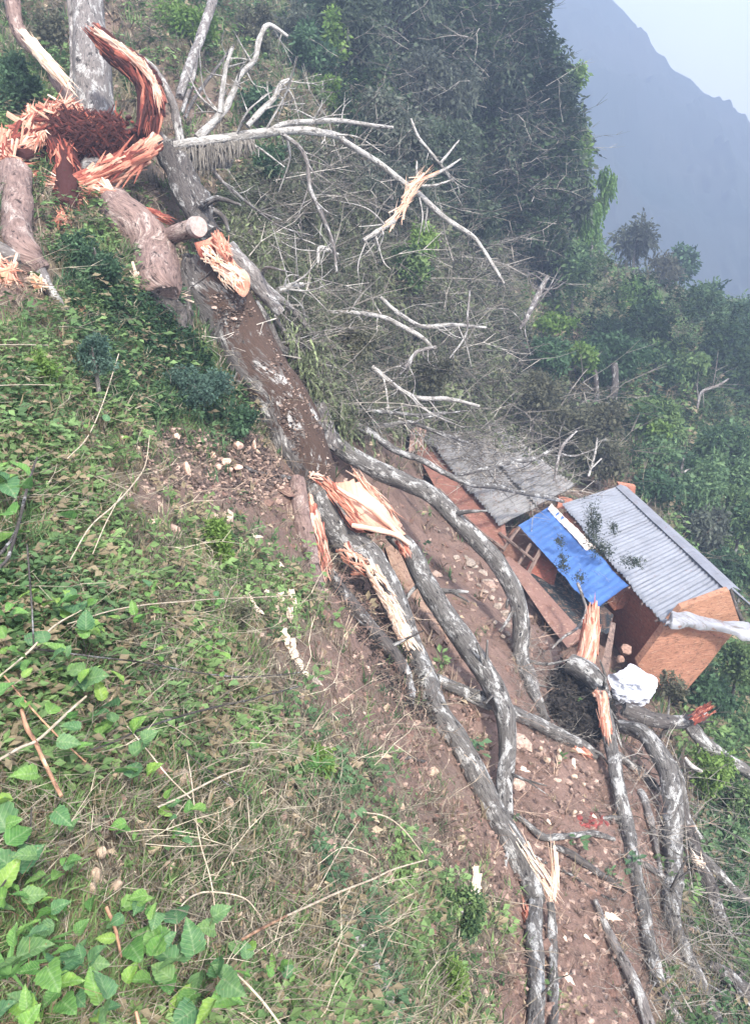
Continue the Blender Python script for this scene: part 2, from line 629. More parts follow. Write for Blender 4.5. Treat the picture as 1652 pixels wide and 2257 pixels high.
# large leaf of the plants near the viewer: veins and blotches
def bigleaf():
    m, nt, p = mat('broad_leaf', 0.55)
    at_ = nd(nt, 'ShaderNodeAttribute', attribute_name='fibre')
    sp_ = nd(nt, 'ShaderNodeSeparateXYZ')
    nt.links.new(at_.outputs['Vector'], sp_.inputs[0])
    ab = nd(nt, 'ShaderNodeMath', operation='ABSOLUTE')
    nt.links.new(sp_.outputs[0], ab.inputs[0])
    mid = ramp(nt, ab.outputs[0], [(0.0, 1.0), (0.05, 0.0)])
    sub = nd(nt, 'ShaderNodeMath', operation='MULTIPLY_ADD')
    nt.links.new(ab.outputs[0], sub.inputs[0])
    sub.inputs[1].default_value = -0.8
    nt.links.new(sp_.outputs[1], sub.inputs[2])
    fr = nd(nt, 'ShaderNodeMath', operation='PINGPONG')
    nt.links.new(sub.outputs[0], fr.inputs[0])
    fr.inputs[1].default_value = 0.075
    vv = ramp(nt, fr.outputs[0], [(0.0, 1.0), (0.018, 0.0)])
    t = nd(nt, 'ShaderNodeAttribute', attribute_name='tint')
    oi = nd(nt, 'ShaderNodeObjectInfo')
    rc = ramp(nt, oi.outputs['Random'], [(0, (.75, .85, .75)), (.5, (1.0, 1.0, 1.0)), (1, (1.35, 1.15, .9))])
    c0 = mix(nt, 1.0, t.outputs['Color'], rc, 'MULTIPLY')
    n = noise(nt, at_.outputs['Vector'], 5, 5, .6)
    c1 = mix(nt, ramp(nt, n, [(.4, 0.0), (.7, 1.0)]), c0, mix(nt, 1.0, c0, (1.6, 1.45, 1.2), 'MULTIPLY'))
    c2 = mix(nt, mix(nt, 1.0, mix(nt, 1.0, mid, vv, 'ADD'), (.28, .28, .28), 'MULTIPLY'), c1, (.36, .46, .26))
    sp2 = ramp(nt, noise(nt, at_.outputs['Vector'], 9, 2, .5), [(.70, 0.0), (.74, 1.0)])
    c3 = mix(nt, sp2, c2, (.22, .14, .06))
    link(nt, c3, p)
    bump(nt, p, fr.outputs[0], 0.5, 0.02)
    tr = nd(nt, 'ShaderNodeBsdfTranslucent')
    nt.links.new(c3, tr.inputs[0])
    ms = nd(nt, 'ShaderNodeMixShader', Fac=.35)
    nt.links.new(p.outputs[0], ms.inputs[1])
    nt.links.new(tr.outputs[0], ms.inputs[2])
    nt.links.new(ms.outputs[0], nt.nodes['Material Output'].inputs[0])
    return m


M['bigleaf'] = bigleaf()


def ground_mat():
    m, nt, p = mat('ground', 0.95)
    t = nd(nt, 'ShaderNodeAttribute', attribute_name='tint')
    w = coord(nt, 'world')
    n1 = noise(nt, w, 1.2, 8, .7)
    n2 = noise(nt, w, 14, 6, .7)
    a = mix(nt, ramp(nt, n1, [(.35, 0.0), (.65, 1.0)]), mix(nt, 1.0, t.outputs['Color'], (.72, .70, .68), 'MULTIPLY'), mix(nt, 1.0, t.outputs['Color'], (1.22, 1.22, 1.22), 'MULTIPLY'))
    b = mix(nt, ramp(nt, n2, [(.3, .75), (.5, 0.0)]), a, (.055, .040, .032))
    c = mix(nt, ramp(nt, noise(nt, w, 38, 3, .6), [(.62, 0.0), (.68, .6)]), b, (.42, .34, .29))
    link(nt, c, p)
    bump(nt, p, mix(nt, .5, n1, n2), .8, .12)
    return m


M['ground'] = ground_mat()

# ------------------------------------------------------------------ ground cover map (a coarse plan of what grows where)
PLAN = """
mdmGmmmmmmmm
Ggddmmmmmmmm
gdkmmmmmmmmm
kGdddmmmmmmm
rGgddtttmmmm
gggGttttmGGG
GgGGttttttGG
ggrbbbbttdmG
GmmgrdbbbbmG
GgmggrrbbbbG
GdmmdrdbbbdG
gmgmmdrrbbbG
gmmgmmdrbbbG
gdmgmdmrbbbG
GGmdmmgmbbbG
GGGgmGgmbbbG
""".split()
KN = {'g': (.85, .35, .15, .1), 'G': (1.0, .1, .05, .1), 'm': (.42, .75, .28, .4), 'd': (.12, .8, .6, .4), 'b': (.02, .10, .9, .9), 'k': (.1, .5, .4, .1), 'r': (.12, .35, .8, .8), 't': (.12, 1.2, .3, .2)}
# each: green, dry twigs, bareness, redness
PG = np.array([[KN[c] for c in r] for r in PLAN])


def proj(P):
    X = P[..., 0]
    D = P[..., 1] * cp - P[..., 2] * sp
    Vv = P[..., 1] * sp + P[..., 2] * cp
    D = np.maximum(D, 0.1)
    return CX + FOC * X / D, CY - FOC * Vv / D


def plan(P):
    """what covers the ground at a world point"""
    x, y = proj(P)
    n = vnoise(P * 0.9) * 55
    n2 = vnoise(P * 0.9 + 31) * 55
    fx = np.clip((x + n) / 137.7 - 0.5, 0, 10.999)
    fy = np.clip((y + n2) / 141.1 - 0.5, 0, 14.999)
    i, j = fy.astype(int), fx.astype(int)
    a, b = (fy - i)[..., None], (fx - j)[..., None]
    return PG[i, j] * (1 - a) * (1 - b) + PG[i + 1, j] * a * (1 - b) + PG[i, j + 1] * (1 - a) * b + PG[i + 1, j + 1] * a * b


GP = np.stack([gx, gy, gz], -1).reshape(-1, 3)
pl = plan(GP)
SOIL = np.array((.19, .125, .102))
HUM = np.array((.115, .092, .070))
GRN = np.array((.075, .105, .040))
nz = vnoise(GP * 2.1)[:, None] * .5 + .5
bare = np.clip(pl[:, 2:3] * 1.4 - .35 + nz * .3, 0, 1)
gt = SOIL * bare + (HUM * (1 - pl[:, :1]) + GRN * pl[:, :1]) * (1 - bare)
dm = (GP[:, 0:1] > 12) | (GP[:, 1:2] > 34)
gt = np.where(dm, GRN * .9 + HUM * .35 * nz, gt)
# the beaten ground ends against the dark hollow under the log pile
idx = np.arange(NA * NR).reshape(NA, NR)
GF = np.stack([idx[:-1, :-1], idx[1:, :-1], idx[1:, 1:], idx[:-1, 1:]], -1).reshape(-1, 4)
build('ground', [(GP, GF[:, ::-1], gt)], M['ground'], smooth=True, kind='structure')

# valley floor behind and below the near slope
vg = []
xs_ = np.linspace(-380, 560, 60)
ys_ = np.linspace(-80, 440, 60)
VX, VY = np.meshgrid(xs_, ys_, indexing='ij')
VZ = -95 + 8 * fbm(np.stack([VX, VY, VX * 0], -1) / 120, 3)
idx = np.arange(3600).reshape(60, 60)
VF = np.stack([idx[:-1, :-1], idx[1:, :-1], idx[1:, 1:], idx[:-1, 1:]], -1).reshape(-1, 4)
build('valley_floor', [(np.stack([VX, VY, VZ], -1).reshape(-1, 3), VF, (.05, .075, .035))], M['ground'], smooth=True, kind='structure')

# ------------------------------------------------------------------ far mountain
RIDGE = [(-700, -560), (300, -420), (900, -260), (1190, -120), (1300, -50), (1350, 0), (1400, 60), (1440, 105), (1480, 150), (1520, 170), (1560, 210), (1610, 237), (1652, 270), (1760, 345), (2000, 480), (2400, 700), (2700, 820)]
rx = np.interp(np.linspace(0, 1, 420), np.linspace(0, 1, len(RIDGE)), [a for a, b in RIDGE])
ry = np.interp(rx, [a for a, b in RIDGE], [b for a, b in RIDGE])
D0 = 360.0
ridge = at(rx, ry, D0)
NT = 160
mt = []
for i in range(NT):
    t = i / (NT - 1)
    if t < .75:                                 # near flank, down towards the valley
        s = 1 - t / .75
        p = ridge.copy()
        p[:, 1] -= 240 * s * (1 + .0 * s)
        p[:, 0] -= 20 * s
        p[:, 2] = ridge[:, 2] * (1 - s ** 1.05) + (-130) * s ** 1.05
    else:
        s = (t - .75) / .25
        p = ridge.copy()
        p[:, 1] += 50 * s
        p[:, 2] = ridge[:, 2] * (1 - s) + (-130) * s
    mt.append(p)
mt = np.stack(mt, 1)
rid = np.abs(np.linspace(0, 1, NT) - .75)[None, :]
am = np.clip(rid * 6, .04, 1)
q = mt / np.array([55, 90, 60])
mt[..., 2] += am * 16 * (1 - np.abs(fbm(q, 4))) - am * 10
mt[..., 2] += 3.0 * np.clip(vnoise(mt / 4.0), 0, 1) + 3.5 * np.clip(vnoise(mt / 9.0 + 5), 0, 1) + 1.6 * vnoise(mt / 14.0)
idx = np.arange(420 * NT).reshape(420, NT)
MF = np.stack([idx[:-1, :-1], idx[1:, :-1], idx[1:, 1:], idx[:-1, 1:]], -1).reshape(-1, 4)
mv = mt.reshape(-1, 3)
nn = np.clip(.5 + .6 * fbm(mv / 40, 4), 0, 1)[:, None]
mtint = np.array((.025, .045, .035)) * nn + np.array((.055, .062, .05)) * (1 - nn)
build('mountain', [(mv, MF, mtint)], M['tint'], smooth=True, kind='structure')

# ------------------------------------------------------------------ haze: one box of pale air round everything
def haze_box(x0, x1, y0, y1, z0, z1, dens):
    v = np.array([(x, y, z) for z in (z0, z1) for x, y in ((x0, y0), (x1, y0), (x1, y1), (x0, y1))], float)
    m = bpy.data.materials.new('hazy_air')
    m.use_nodes = True
    nt = m.node_tree
    nt.nodes.remove(nt.nodes['Principled BSDF'])
    vp = nt.nodes.new('ShaderNodeVolumePrincipled')
    vp.inputs['Color'].default_value = (.50, .66, 1.0, 1)
    vp.inputs['Density'].default_value = dens
    vp.inputs['Anisotropy'].default_value = 0.1
    nt.links.new(vp.outputs[0], nt.nodes['Material Output'].inputs['Volume'])
    me = bpy.data.meshes.new('haze')
    me.from_pydata([tuple(a) for a in v], [], [tuple(int(k) for k in f) for f in BOXF])
    me.materials.append(m)
    o = obj('haze', me)
    tag(o, kind='stuff')


haze_box(-400, 580, -90, 450, -140, 175, 0.0034)

# ------------------------------------------------------------------ corrugated sheets and the mud house
def metal_mat(name, base, dirt, amt, rust=(.20, .09, .05), rough=.45):
    m, nt, p = mat(name, rough)
    p.inputs['Metallic'].default_value = 0.25
    w = coord(nt, 'world')
    f = coord(nt, 'fibre', (1, 6, 1))
    n = noise(nt, w, 1.6, 6, .65)
    s = noise(nt, f, 2.5, 6, .7)
    c = mix(nt, ramp(nt, n, [(.35, 0.0), (.7, 1.0)]), base, tuple(k * .72 for k in base))
    c = mix(nt, ramp(nt, s, [(amt, 0.0), (amt + .15, 1.0)]), c, dirt)
    c = mix(nt, ramp(nt, noise(nt, w, 4, 8, .75), [(amt + .06, 0.0), (amt + .12, .8)]), c, rust)
    link(nt, c, p)
    bump(nt, p, n, .3, .03)
    return m


M['zinc'] = metal_mat('zinc_sheet', (.27, .285, .32), (.17, .17, .18), .57)
M['cap'] = metal_mat('ridge_cap_metal', (.30, .31, .35), (.19, .185, .19), .54)
M['oldzinc'] = metal_mat('weathered_sheet', (.27, .265, .26), (.13, .115, .10), .50, (.17, .12, .095), .7)
M['bent'] = metal_mat('bent_sheet_metal', (.33, .34, .37), (.15, .14, .13), .50)
M['blue'] = metal_mat('blue_sheet', (.085, .19, .47), (.15, .25, .45), .56, (.28, .27, .30), .6)
M['white'] = plain_tint('white_plastic', .5, 5, .85, 1.1, .4)


def mud_mat():
    m, nt, p = mat('mud_plaster', .95)
    t = nd(nt, 'ShaderNodeAttribute', attribute_name='tint')
    w = coord(nt, 'world', (1, 1, 2.2))
    n = noise(nt, w, 1.4, 9, .75)
    n2 = noise(nt, coord(nt, 'world', (1, 1, 5)), 6, 6, .7)
    c = mix(nt, ramp(nt, n, [(.3, 0.0), (.7, 1.0)]), mix(nt, 1.0, t.outputs['Color'], (.75, .68, .65), 'MULTIPLY'), mix(nt, 1.0, t.outputs['Color'], (1.15, 1.12, 1.1), 'MULTIPLY'))
    c = mix(nt, ramp(nt, n2, [(.55, 0.0), (.70, .7)]), c, (.50, .36, .27))
    c = mix(nt, ramp(nt, noise(nt, w, 9, 3, .6), [(.34, .8), (.44, 0.0)]), c, (.17, .085, .055))
    cr = nd(nt, 'ShaderNodeTexVoronoi', feature='DISTANCE_TO_EDGE', Scale=1.7)
    nt.links.new(coord(nt, 'world', (1, 1, 2.4)), cr.inputs['Vector'])
    c = mix(nt, ramp(nt, cr.outputs['Distance'], [(.006, .45), (.03, 0.0)]), c, (.20, .11, .075))
    link(nt, c, p)
    bump(nt, p, mix(nt, .5, n, n2), 1.0, .09)
    return m


M['mud'] = mud_mat()
M['plank'] = bark_mat('old_timber', (.07, .05, .045), (.24, .17, .14), (.36, .30, .26), .62)


def V3(*a):
    return np.array(a, float)


# roof plane of the house, fitted so that ridge and eave are level
RA, RB = at(1238, 1112, 24.3), at(1464, 1383, 18.1)       # eave: far and near end
RD, RC = at(1365, 1072, 26.0), at(1608, 1298, 19.3)       # ridge: far and near end
ridge_dir = (RC - RD) / np.linalg.norm(RC - RD)
rn = np.cross(RB - RA, RD - RA)
rn /= np.linalg.norm(rn)
if rn[2] < 0:
    rn = -rn


def quadpt(q, u, v):
    a, b, c, d = q
    u = np.asarray(u)[..., None]
    v = np.asarray(v)[..., None]
    return a * (1 - u) * (1 - v) + b * u * (1 - v) + c * u * v + d * (1 - u) * v


def corr(name, q, u0, u1, v0, v1, waves, ampl, mt, parent, nrm, seed=0, sag=0.0, lift=0.0, per=6, rows=10, tint=(.5,) * 3, warpn=0.0):
    """corrugated sheet over u0..u1, v0..v1 of the quad a,b,c,d (u from a to b); waves run along v"""
    nu = int(waves * per) + 1
    U, Vv = np.meshgrid(np.linspace(u0, u1, nu), np.linspace(v0, v1, rows), indexing='ij')
    P = quadpt(q, U, Vv)
    ph = (np.linspace(0, waves * 2 * np.pi, nu))[:, None]
    r = np.random.default_rng(seed)
    dn = ampl * np.cos(ph) + lift + sag * np.sin(np.clip((Vv - v0) / (v1 - v0), 0, 1) * np.pi)
    if warpn:
        dn = dn + warpn * fbm(P * 1.1 + seed, 3)
    dn = dn + r.uniform(-.006, .006)
    P = P + dn[..., None] * nrm
    idx = np.arange(nu * rows).reshape(nu, rows)
    F = np.stack([idx[:-1, :-1], idx[1:, :-1], idx[1:, 1:], idx[:-1, 1:]], -1).reshape(-1, 4)
    FC = np.stack([U * 7, Vv * 1.0, U * 0], -1).reshape(-1, 3) + seed
    V = P.reshape(-1, 3)
    Vb = V - nrm * .006
    n = len(V)
    bnd = np.concatenate([idx[:, 0], idx[-1, 1:], idx[::-1, -1][1:], idx[0, ::-1][1:]])
    E_ = np.stack([bnd[:-1], bnd[1:], bnd[1:] + n, bnd[:-1] + n], -1)
    return build(name, [(np.vstack([V, Vb]), np.vstack([F, F[:, ::-1] + n, E_]), tint, np.vstack([FC, FC]))], mt, parent, smooth=True)


base_near = float(gh(*at(1480, 1540, 19)[:2]))
house = thing('mud_house', (RA[0] + .6, (RA[1] + RB[1]) / 2, float(gh(RA[0] + .6, (RA[1] + RB[1]) / 2))),
              'small orange mud-walled house with a corrugated zinc roof, hit by the fallen tree', 'house')
RQ = (RA, RB, RC, RD)
NSH = 8
for k in range(NSH):
    corr('roof_sheet', RQ, k / NSH + (0 if k == 0 else -.004), (k + 1) / NSH, 0.0 + (.012 if k % 2 else 0), 1.0, 5, .022, M['zinc'], house, rn, seed=k,
         sag=-.03 if k == 3 else 0, lift=.004 * (k % 2), warpn=.012 if k > 4 else .005)
# far slope of the roof, behind the ridge
back = np.cross(ridge_dir, V3(0, 0, 1))
back /= np.linalg.norm(back)
if back @ (RD - RA) < 0:
    back = -back
wd = np.linalg.norm(RD - RA)
RE, RF = RD + back * wd * .45 + V3(0, 0, -1.1), RC + back * wd * .45 + V3(0, 0, -1.1)
n2 = np.cross(RF - RE, RE - RD)
n2 /= np.linalg.norm(n2)
n2 = n2 if n2[2] > 0 else -n2
for k in range(4):
    corr('roof_sheet', (RD, RC, RF, RE), k / 4, (k + 1) / 4, 0, 1, 10, .022, M['zinc'], house, n2, seed=20 + k)
# ridge cap in two lengths
for a, b, s in ((0.0, .44, 0), (.43, 1.01, 1)):
    p0, p1 = RD + (RC - RD) * a, RD + (RC - RD) * b
    dn = (RA - RD) / np.linalg.norm(RA - RD)
    up = rn * (.05 + .012 * s)
    w = .22
    pts = []
    for p in (p0, (p0 + p1) / 2 + rn * .012, p1):
        pts += [p + dn * w + up * .75, p + up * 1.6, p + back * w + up * .75 - V3(0, 0, .05)]
    pts = np.array(pts)
    f = np.array([(0, 1, 4, 3), (1, 2, 5, 4), (3, 4, 7, 6), (4, 5, 8, 7)])
    n = len(pts)
    build('ridge_cap', [(np.vstack([pts, pts - rn * .012]), np.vstack([f, f[:, ::-1] + n, [(0, 3, 12, 9), (3, 6, 15, 12), (2, 5, 14, 11), (6, 7, 16, 15), (7, 8, 17, 16), (0, 1, 10, 9)]]))], M['cap'], house)


def slab(name, pts, off, mt, parent, tint=(.5,) * 3, sub=1, **k):
    """a plate from a convex outline and a thickness vector"""
    p = np.array(pts, float)
    n = len(p)
    c = p.mean(0)
    V = [p, c[None], p + off, (c + off)[None]]
    F = [(i, (i + 1) % n, n) for i in range(n)] + [(n + 1 + (i + 1) % n, n + 1 + i, 2 * n + 1) for i in range(n)]
    parts = [(np.vstack(V), np.array(F), tint), (np.vstack([p, p + off]), np.array([(i + n, (i + 1) % n + n, (i + 1) % n, i) for i in range(n)]), tint)]
    return build(name, parts, mt, parent, **k)


def on_plane(x, y, p0, n):
    r_ = at(x, y, 1.0)
    return r_ * ((p0 @ n) / (r_ @ n))


# gable wall, set back a little under the roof end: orange plaster, and the shaded wall under the eave
fw = (RB - RA) / np.linalg.norm(RB - RA)
inn = -fw * .10
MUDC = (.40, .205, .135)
g0 = at(1467, 1386, 18.12)
gh_ = at(1603, 1412, 19.0) - g0
gn = np.cross(gh_, V3(0, 0, 1))
gn /= np.linalg.norm(gn)
gpt = lambda L, off=0.0: [on_plane(a, b, g0 + V3(0, off, 0), gn) for a, b in L]
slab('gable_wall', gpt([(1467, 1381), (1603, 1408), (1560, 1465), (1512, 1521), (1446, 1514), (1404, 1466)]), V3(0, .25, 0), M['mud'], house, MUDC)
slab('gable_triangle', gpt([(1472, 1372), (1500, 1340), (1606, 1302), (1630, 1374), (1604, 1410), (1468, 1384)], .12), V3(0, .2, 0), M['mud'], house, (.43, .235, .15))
e0 = RA * .5 + RB * .5 + V3(.10, 0, -.05)
en = np.cross(RB - RA, V3(0, 0, 1))
en /= np.linalg.norm(en)
ept = lambda L: [on_plane(a, b, e0, en) for a, b in L]
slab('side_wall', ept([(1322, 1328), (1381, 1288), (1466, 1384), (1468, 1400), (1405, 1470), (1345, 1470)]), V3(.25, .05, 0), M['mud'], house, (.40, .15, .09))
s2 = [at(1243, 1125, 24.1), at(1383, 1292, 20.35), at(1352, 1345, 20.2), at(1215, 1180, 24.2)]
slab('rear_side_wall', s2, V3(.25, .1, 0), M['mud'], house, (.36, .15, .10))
slab('end_wall', [at(1362, 1066, 26.1), at(1400, 1072, 26.5), at(1398, 1090, 26.6), at(1366, 1090, 26.2)], V3(0, .2, 0), M['mud'], house, (.44, .19, .13))
slab('far_gable', [at(1232, 1098, 24.6), at(1262, 1104, 24.9), at(1246, 1122, 24.6), at(1226, 1120, 24.5)], V3(0, .2, 0), M['mud'], house, (.44, .19, .13))
# dark barge board
P, R = nodes3([(1608, 1297, 4, 19.3), (1622, 1340, 5, 19.3), (1645, 1388, 5, 19.2), (1658, 1402, 4, 19.1)])
build('barge_board', tube(P, R, 5, .05), M['darkbark'], house)
# dark lump stands in for the small vent hole, its shade in the colour
v, f = rock(at(1604, 1322, 19.45), (.03, .03, .03), 4, 1)
build('vent_hole_lump', [(v, f, (.12, .05, .03))], M['tint'], house)
# rafters below the eave
for k in range(9):
    t = (k + .5) / 9
    a = RA + (RB - RA) * t - rn * .06
    b = a + (RD - RA) * .3
    a = a - (RD - RA) / wd * .06
    build('rafter', tube([a, b], [.03, .03], 5, .1, seed=k), M['plank'], house)

# bent metal sheet hanging off the near end of the roof (rolled like a gutter)
gt_ = thing('bent_metal_sheet', at(1550, 1385, 18.8), 'long pale bent metal sheet lying across the near gable end of the house', 'metal sheet')
NG = 90
top = catmull([at(1470, 1362, 17.95), at(1490, 1349, 17.95), at(1560, 1360, 18.3), at(1632, 1370, 18.5), at(1662, 1385, 18.5), at(1700, 1420, 18.5)], NG)
bot = catmull([at(1460, 1378, 17.9), at(1490, 1384, 17.8), at(1560, 1391, 18.2), at(1628, 1407, 18.3), at(1662, 1414, 18.3), at(1700, 1440, 18.3)], NG)
rows = []
for j in range(9):
    t = j / 8
    bul = math.sin(t * math.pi)
    rr_ = top * (1 - t) + bot * t + V3(0, -.10, .04) * bul
    rr_ = rr_ + (vnoise(np.c_[np.arange(NG) * .16, np.full(NG, t * 2), np.zeros(NG)]) * .045)[:, None] * V3(0, 1, 1)
    rows.append(rr_)
gv = np.stack(rows, 1)
idx = np.arange(NG * 9).reshape(NG, 9)
f = np.stack([idx[:-1, :-1], idx[1:, :-1], idx[1:, 1:], idx[:-1, 1:]], -1).reshape(-1, 4)
gvf = gv.reshape(-1, 3)
build('sheet', [(np.vstack([gvf, gvf + V3(0, .012, 0)]), np.vstack([f, f[:, ::-1] + NG * 9]), (.5,) * 3)], M['bent'], gt_, smooth=True)

# blue sheets of the lean-to
lean = thing('blue_roofed_lean_to', at(1260, 1330, 20.3), 'lean-to under a bright blue metal roof beside the zinc-roofed house', 'lean-to')
BQ = (at(1141, 1159, 22.6), at(1313, 1344, 18.6), at(1388, 1290, 19.3), at(1213, 1114, 23.8))
bn = np.cross(BQ[1] - BQ[0], BQ[3] - BQ[0])
bn /= np.linalg.norm(bn)
bn = bn if bn[2] > 0 else -bn
for k in range(2):
    corr('blue_roof_sheet', BQ, (0, .545)[k], (.56, 1)[k], 0, 1 if k < 1 else .96, 9, .006, M['blue'], lean, bn, seed=40 + k, lift=(.0, .012)[k], warpn=(.03, .09)[k], rows=24)
# pale flashing strip on the upper edge
FQ = (quadpt(BQ, .03, .84), quadpt(BQ, .60, .80), quadpt(BQ, .60, 1.03), quadpt(BQ, .0, 1.02))
corr('pale_flashing', FQ, 0, 1, 0, 1, 8, .008, M['white'], lean, bn, seed=50, lift=.04, tint=(.72, .62, .55), warpn=.02)
POSTC = (.30, .19, .15)
for a, b, r in (((1190, 1212, 21.4), (1150, 1290, 20.6), 5), ((1143, 1163, 22.5), (1098, 1225, 21.6), 4), ((1100, 1175, 22.3), (1175, 1235, 21.0), 3.5), ((1168, 1200, 21.8), (1128, 1268, 21), 4), ((1313, 1340, 18.7), (1305, 1400, 18.2), 4)):
    P, R = nodes3([(a[0], a[1], r, a[2]), (b[0], b[1], r, b[2])])
    build('post', tube(P, R, 6, .1, seed=int(a[0])), M['plank'], lean)
slab('red_wall_panel', [at(1180, 1212, 22.0), at(1222, 1248, 21.2), at(1206, 1312, 20.6), at(1150, 1270, 21.2)], V3(.12, .08, 0), M['mud'], lean, (.31, .11, .08))
slab('back_wall', [at(1130, 1165, 23.4), at(1225, 1252, 22.0), at(1200, 1320, 21.6), at(1098, 1210, 22.8)], V3(.12, .08, 0), M['mud'], lean, (.20, .11, .085))
slab('low_wall', [at(1108, 1228, 21.2), at(1150, 1262, 20.6), at(1278, 1408, 17.9), at(1250, 1428, 17.7), at(1205, 1372, 18.5)], V3(.2, .25, -.1), M['mud'], lean, (.245, .15, .125))
slab('inner_floor', [at(1150, 1265, 21.0), at(1208, 1262, 21.6), at(1330, 1392, 18.8), at(1272, 1404, 18.3)], V3(0, .1, -.15), M['mud'], lean, (.030, .040, .045))  # near-black floor: shade of the opening is put into its colour
slab('painted_shade_back', [at(1205, 1250, 21.9), at(1240, 1262, 21.9), at(1345, 1360, 19.6), at(1335, 1398, 19.0), at(1225, 1335, 20.8)], V3(.1, .1, 0), M['mud'], lean, (.035, .045, .055))  # near-black panel, paints in the shaded void under the blue roof

# weathered roof behind, half under the branches
shed = thing('collapsed_shed', at(1060, 1110, 23.5), 'low red mud building under old weathered brown corrugated sheets strewn with branches', 'shed')
WQ = (at(930, 958, 25.5), at(1100, 1160, 22.3), at(1262, 1074, 25.2), at(1085, 925, 29.5))
wnm = np.cross(WQ[1] - WQ[0], WQ[3] - WQ[0])
wnm /= np.linalg.norm(wnm)
wnm = wnm if wnm[2] > 0 else -wnm
for j in range(2):
    for k in range(6):
        r = random.uniform(-.02, .02)
        corr('weathered_sheet', WQ, k / 6 - .006, (k + 1) / 6 + .004, j * .5 + r * (j == 0) * 0 - (.03 if j else 0), (j + 1) * .5 + .02 * random.random(), 6, .028, M['oldzinc'], shed, wnm, seed=60 + k + j * 10,
             lift=.012 * (k % 2) + (.03 if j else 0), warpn=.06, rows=9)
slab('front_wall', [at(905, 975, 25.5), at(935, 968, 25.6), at(1102, 1160, 22.5), at(1108, 1205, 22.0), at(1050, 1178, 22.3), at(968, 1092, 23.6)], V3(.15, .2, 0), M['mud'], shed, (.235, .115, .092))
slab('end_wall', [at(850, 942, 26.6), at(900, 950, 26.4), at(960, 1010, 25.2), at(930, 1050, 24.6)], V3(.15, .2, 0), M['mud'], shed, (.22, .125, .10))
slab('loose_panel', [at(905, 945, 25.0), at(942, 940, 25.3), at(925, 985, 24.8), at(900, 1000, 24.6)], V3(.04, .1, .0), M['mud'], shed, (.34, .25, .22))
P, R = nodes3([(968, 1078, 3.5, 23.5), (1045, 1160, 3.5, 22.2), (1112, 1212, 3.5, 21.6)])
build('fallen_rail', tube(P, R, 6, .1), M['plank'], shed)

# white plastic heap in the fork of the log pile
def blob(c, s, seed, amp=.25, sub=3):
    v, f = rock((0, 0, 0), (1, 1, 1), seed, sub)
    rock(c, s)
    v = v * (1 + amp * vnoise(v * 3 + seed)[:, None] * .5)
    return v * np.asarray(s) + np.asarray(c), f


cc = at(1388, 1512, 16.6)
import bmesh
def cloth():
    n = 44
    U, Vv = np.meshgrid(np.linspace(-1, 1, n), np.linspace(-1, 1, n), indexing='ij')
    r = np.hypot(U, Vv)
    ang = np.arctan2(Vv, U)
    sq = np.maximum(np.abs(U), np.abs(Vv)) / (r + 1e-6)
    U2, V2 = U * sq * (1 + .12 * np.sin(ang * 3 + 1)), Vv * sq * (1 + .10 * np.sin(ang * 5))
    rr2 = np.hypot(U2, V2)
    q = np.stack([U2 * 2.0, V2 * 2.0, U2 * 0], -1)
    fold = 1 - np.abs(fbm(q, 4))
    h = .34 * (1 - rr2 ** 2) + .16 * fold + .07 * np.abs(vnoise(q * 4)) + .04 * np.abs(vnoise(q * 9))
    R_ = V3(1, 0, 0) * .50
    Uv = V3(0, .35, 1) * .40
    To = V3(0, -1, .45) * .75
    P = cc + U2[..., None] * R_ + V2[..., None] * Uv + h[..., None] * To
    idx = np.arange(n * n).reshape(n, n)
    f = np.stack([idx[:-1, :-1], idx[1:, :-1], idx[1:, 1:], idx[:-1, 1:]], -1).reshape(-1, 4)
    P = P.reshape(-1, 3)
    return [(np.vstack([P, P + V3(0, .02, -.01)]), np.vstack([f, f[:, ::-1] + n * n]), (.58, .61, .69))]


build('plastic_sheeting', cloth(), M['white'], label='crumpled white plastic sheeting bundled below the mud house wall', cat='plastic sheet', smooth=True)
# leaning boards and a stack of mud blocks against the side wall
P, R = nodes3([(1352, 1385, 3, 17.9), (1338, 1440, 14, 17.3), (1325, 1500, 8, 16.9)])
bd = build('loose_board', [(*hexa(at(1346, 1372, 17.9), at(1354, 1376, 17.9), at(1336, 1498, 16.9), at(1318, 1490, 16.9), V3(.03, .03, 0)), (.36, .34, .34))], M['plank'],
           label='grey split board leaning between the pink broken limb and house wall', cat='board')
st = thing('block_stack', at(1378, 1445, 17.6), 'few pale mud blocks heaped in the shade against the side wall', 'mud blocks')
for k, (x, y, s) in enumerate([(1376, 1432, 17), (1366, 1452, 12)]):
    d = 17.3 - k * .03
    e_ = s * d / FOC
    v, f = rock(at(x, y, d), (e_, e_ * .8, e_ * .8), 310 + k, 2)
    build('mud_block', [(v, f, (.27, .17, .13))], M['stone'], st)

# ------------------------------------------------------------------ fallen tree
def dirs0(r):
    a = r.normal(size=3)
    return a / np.linalg.norm(a)


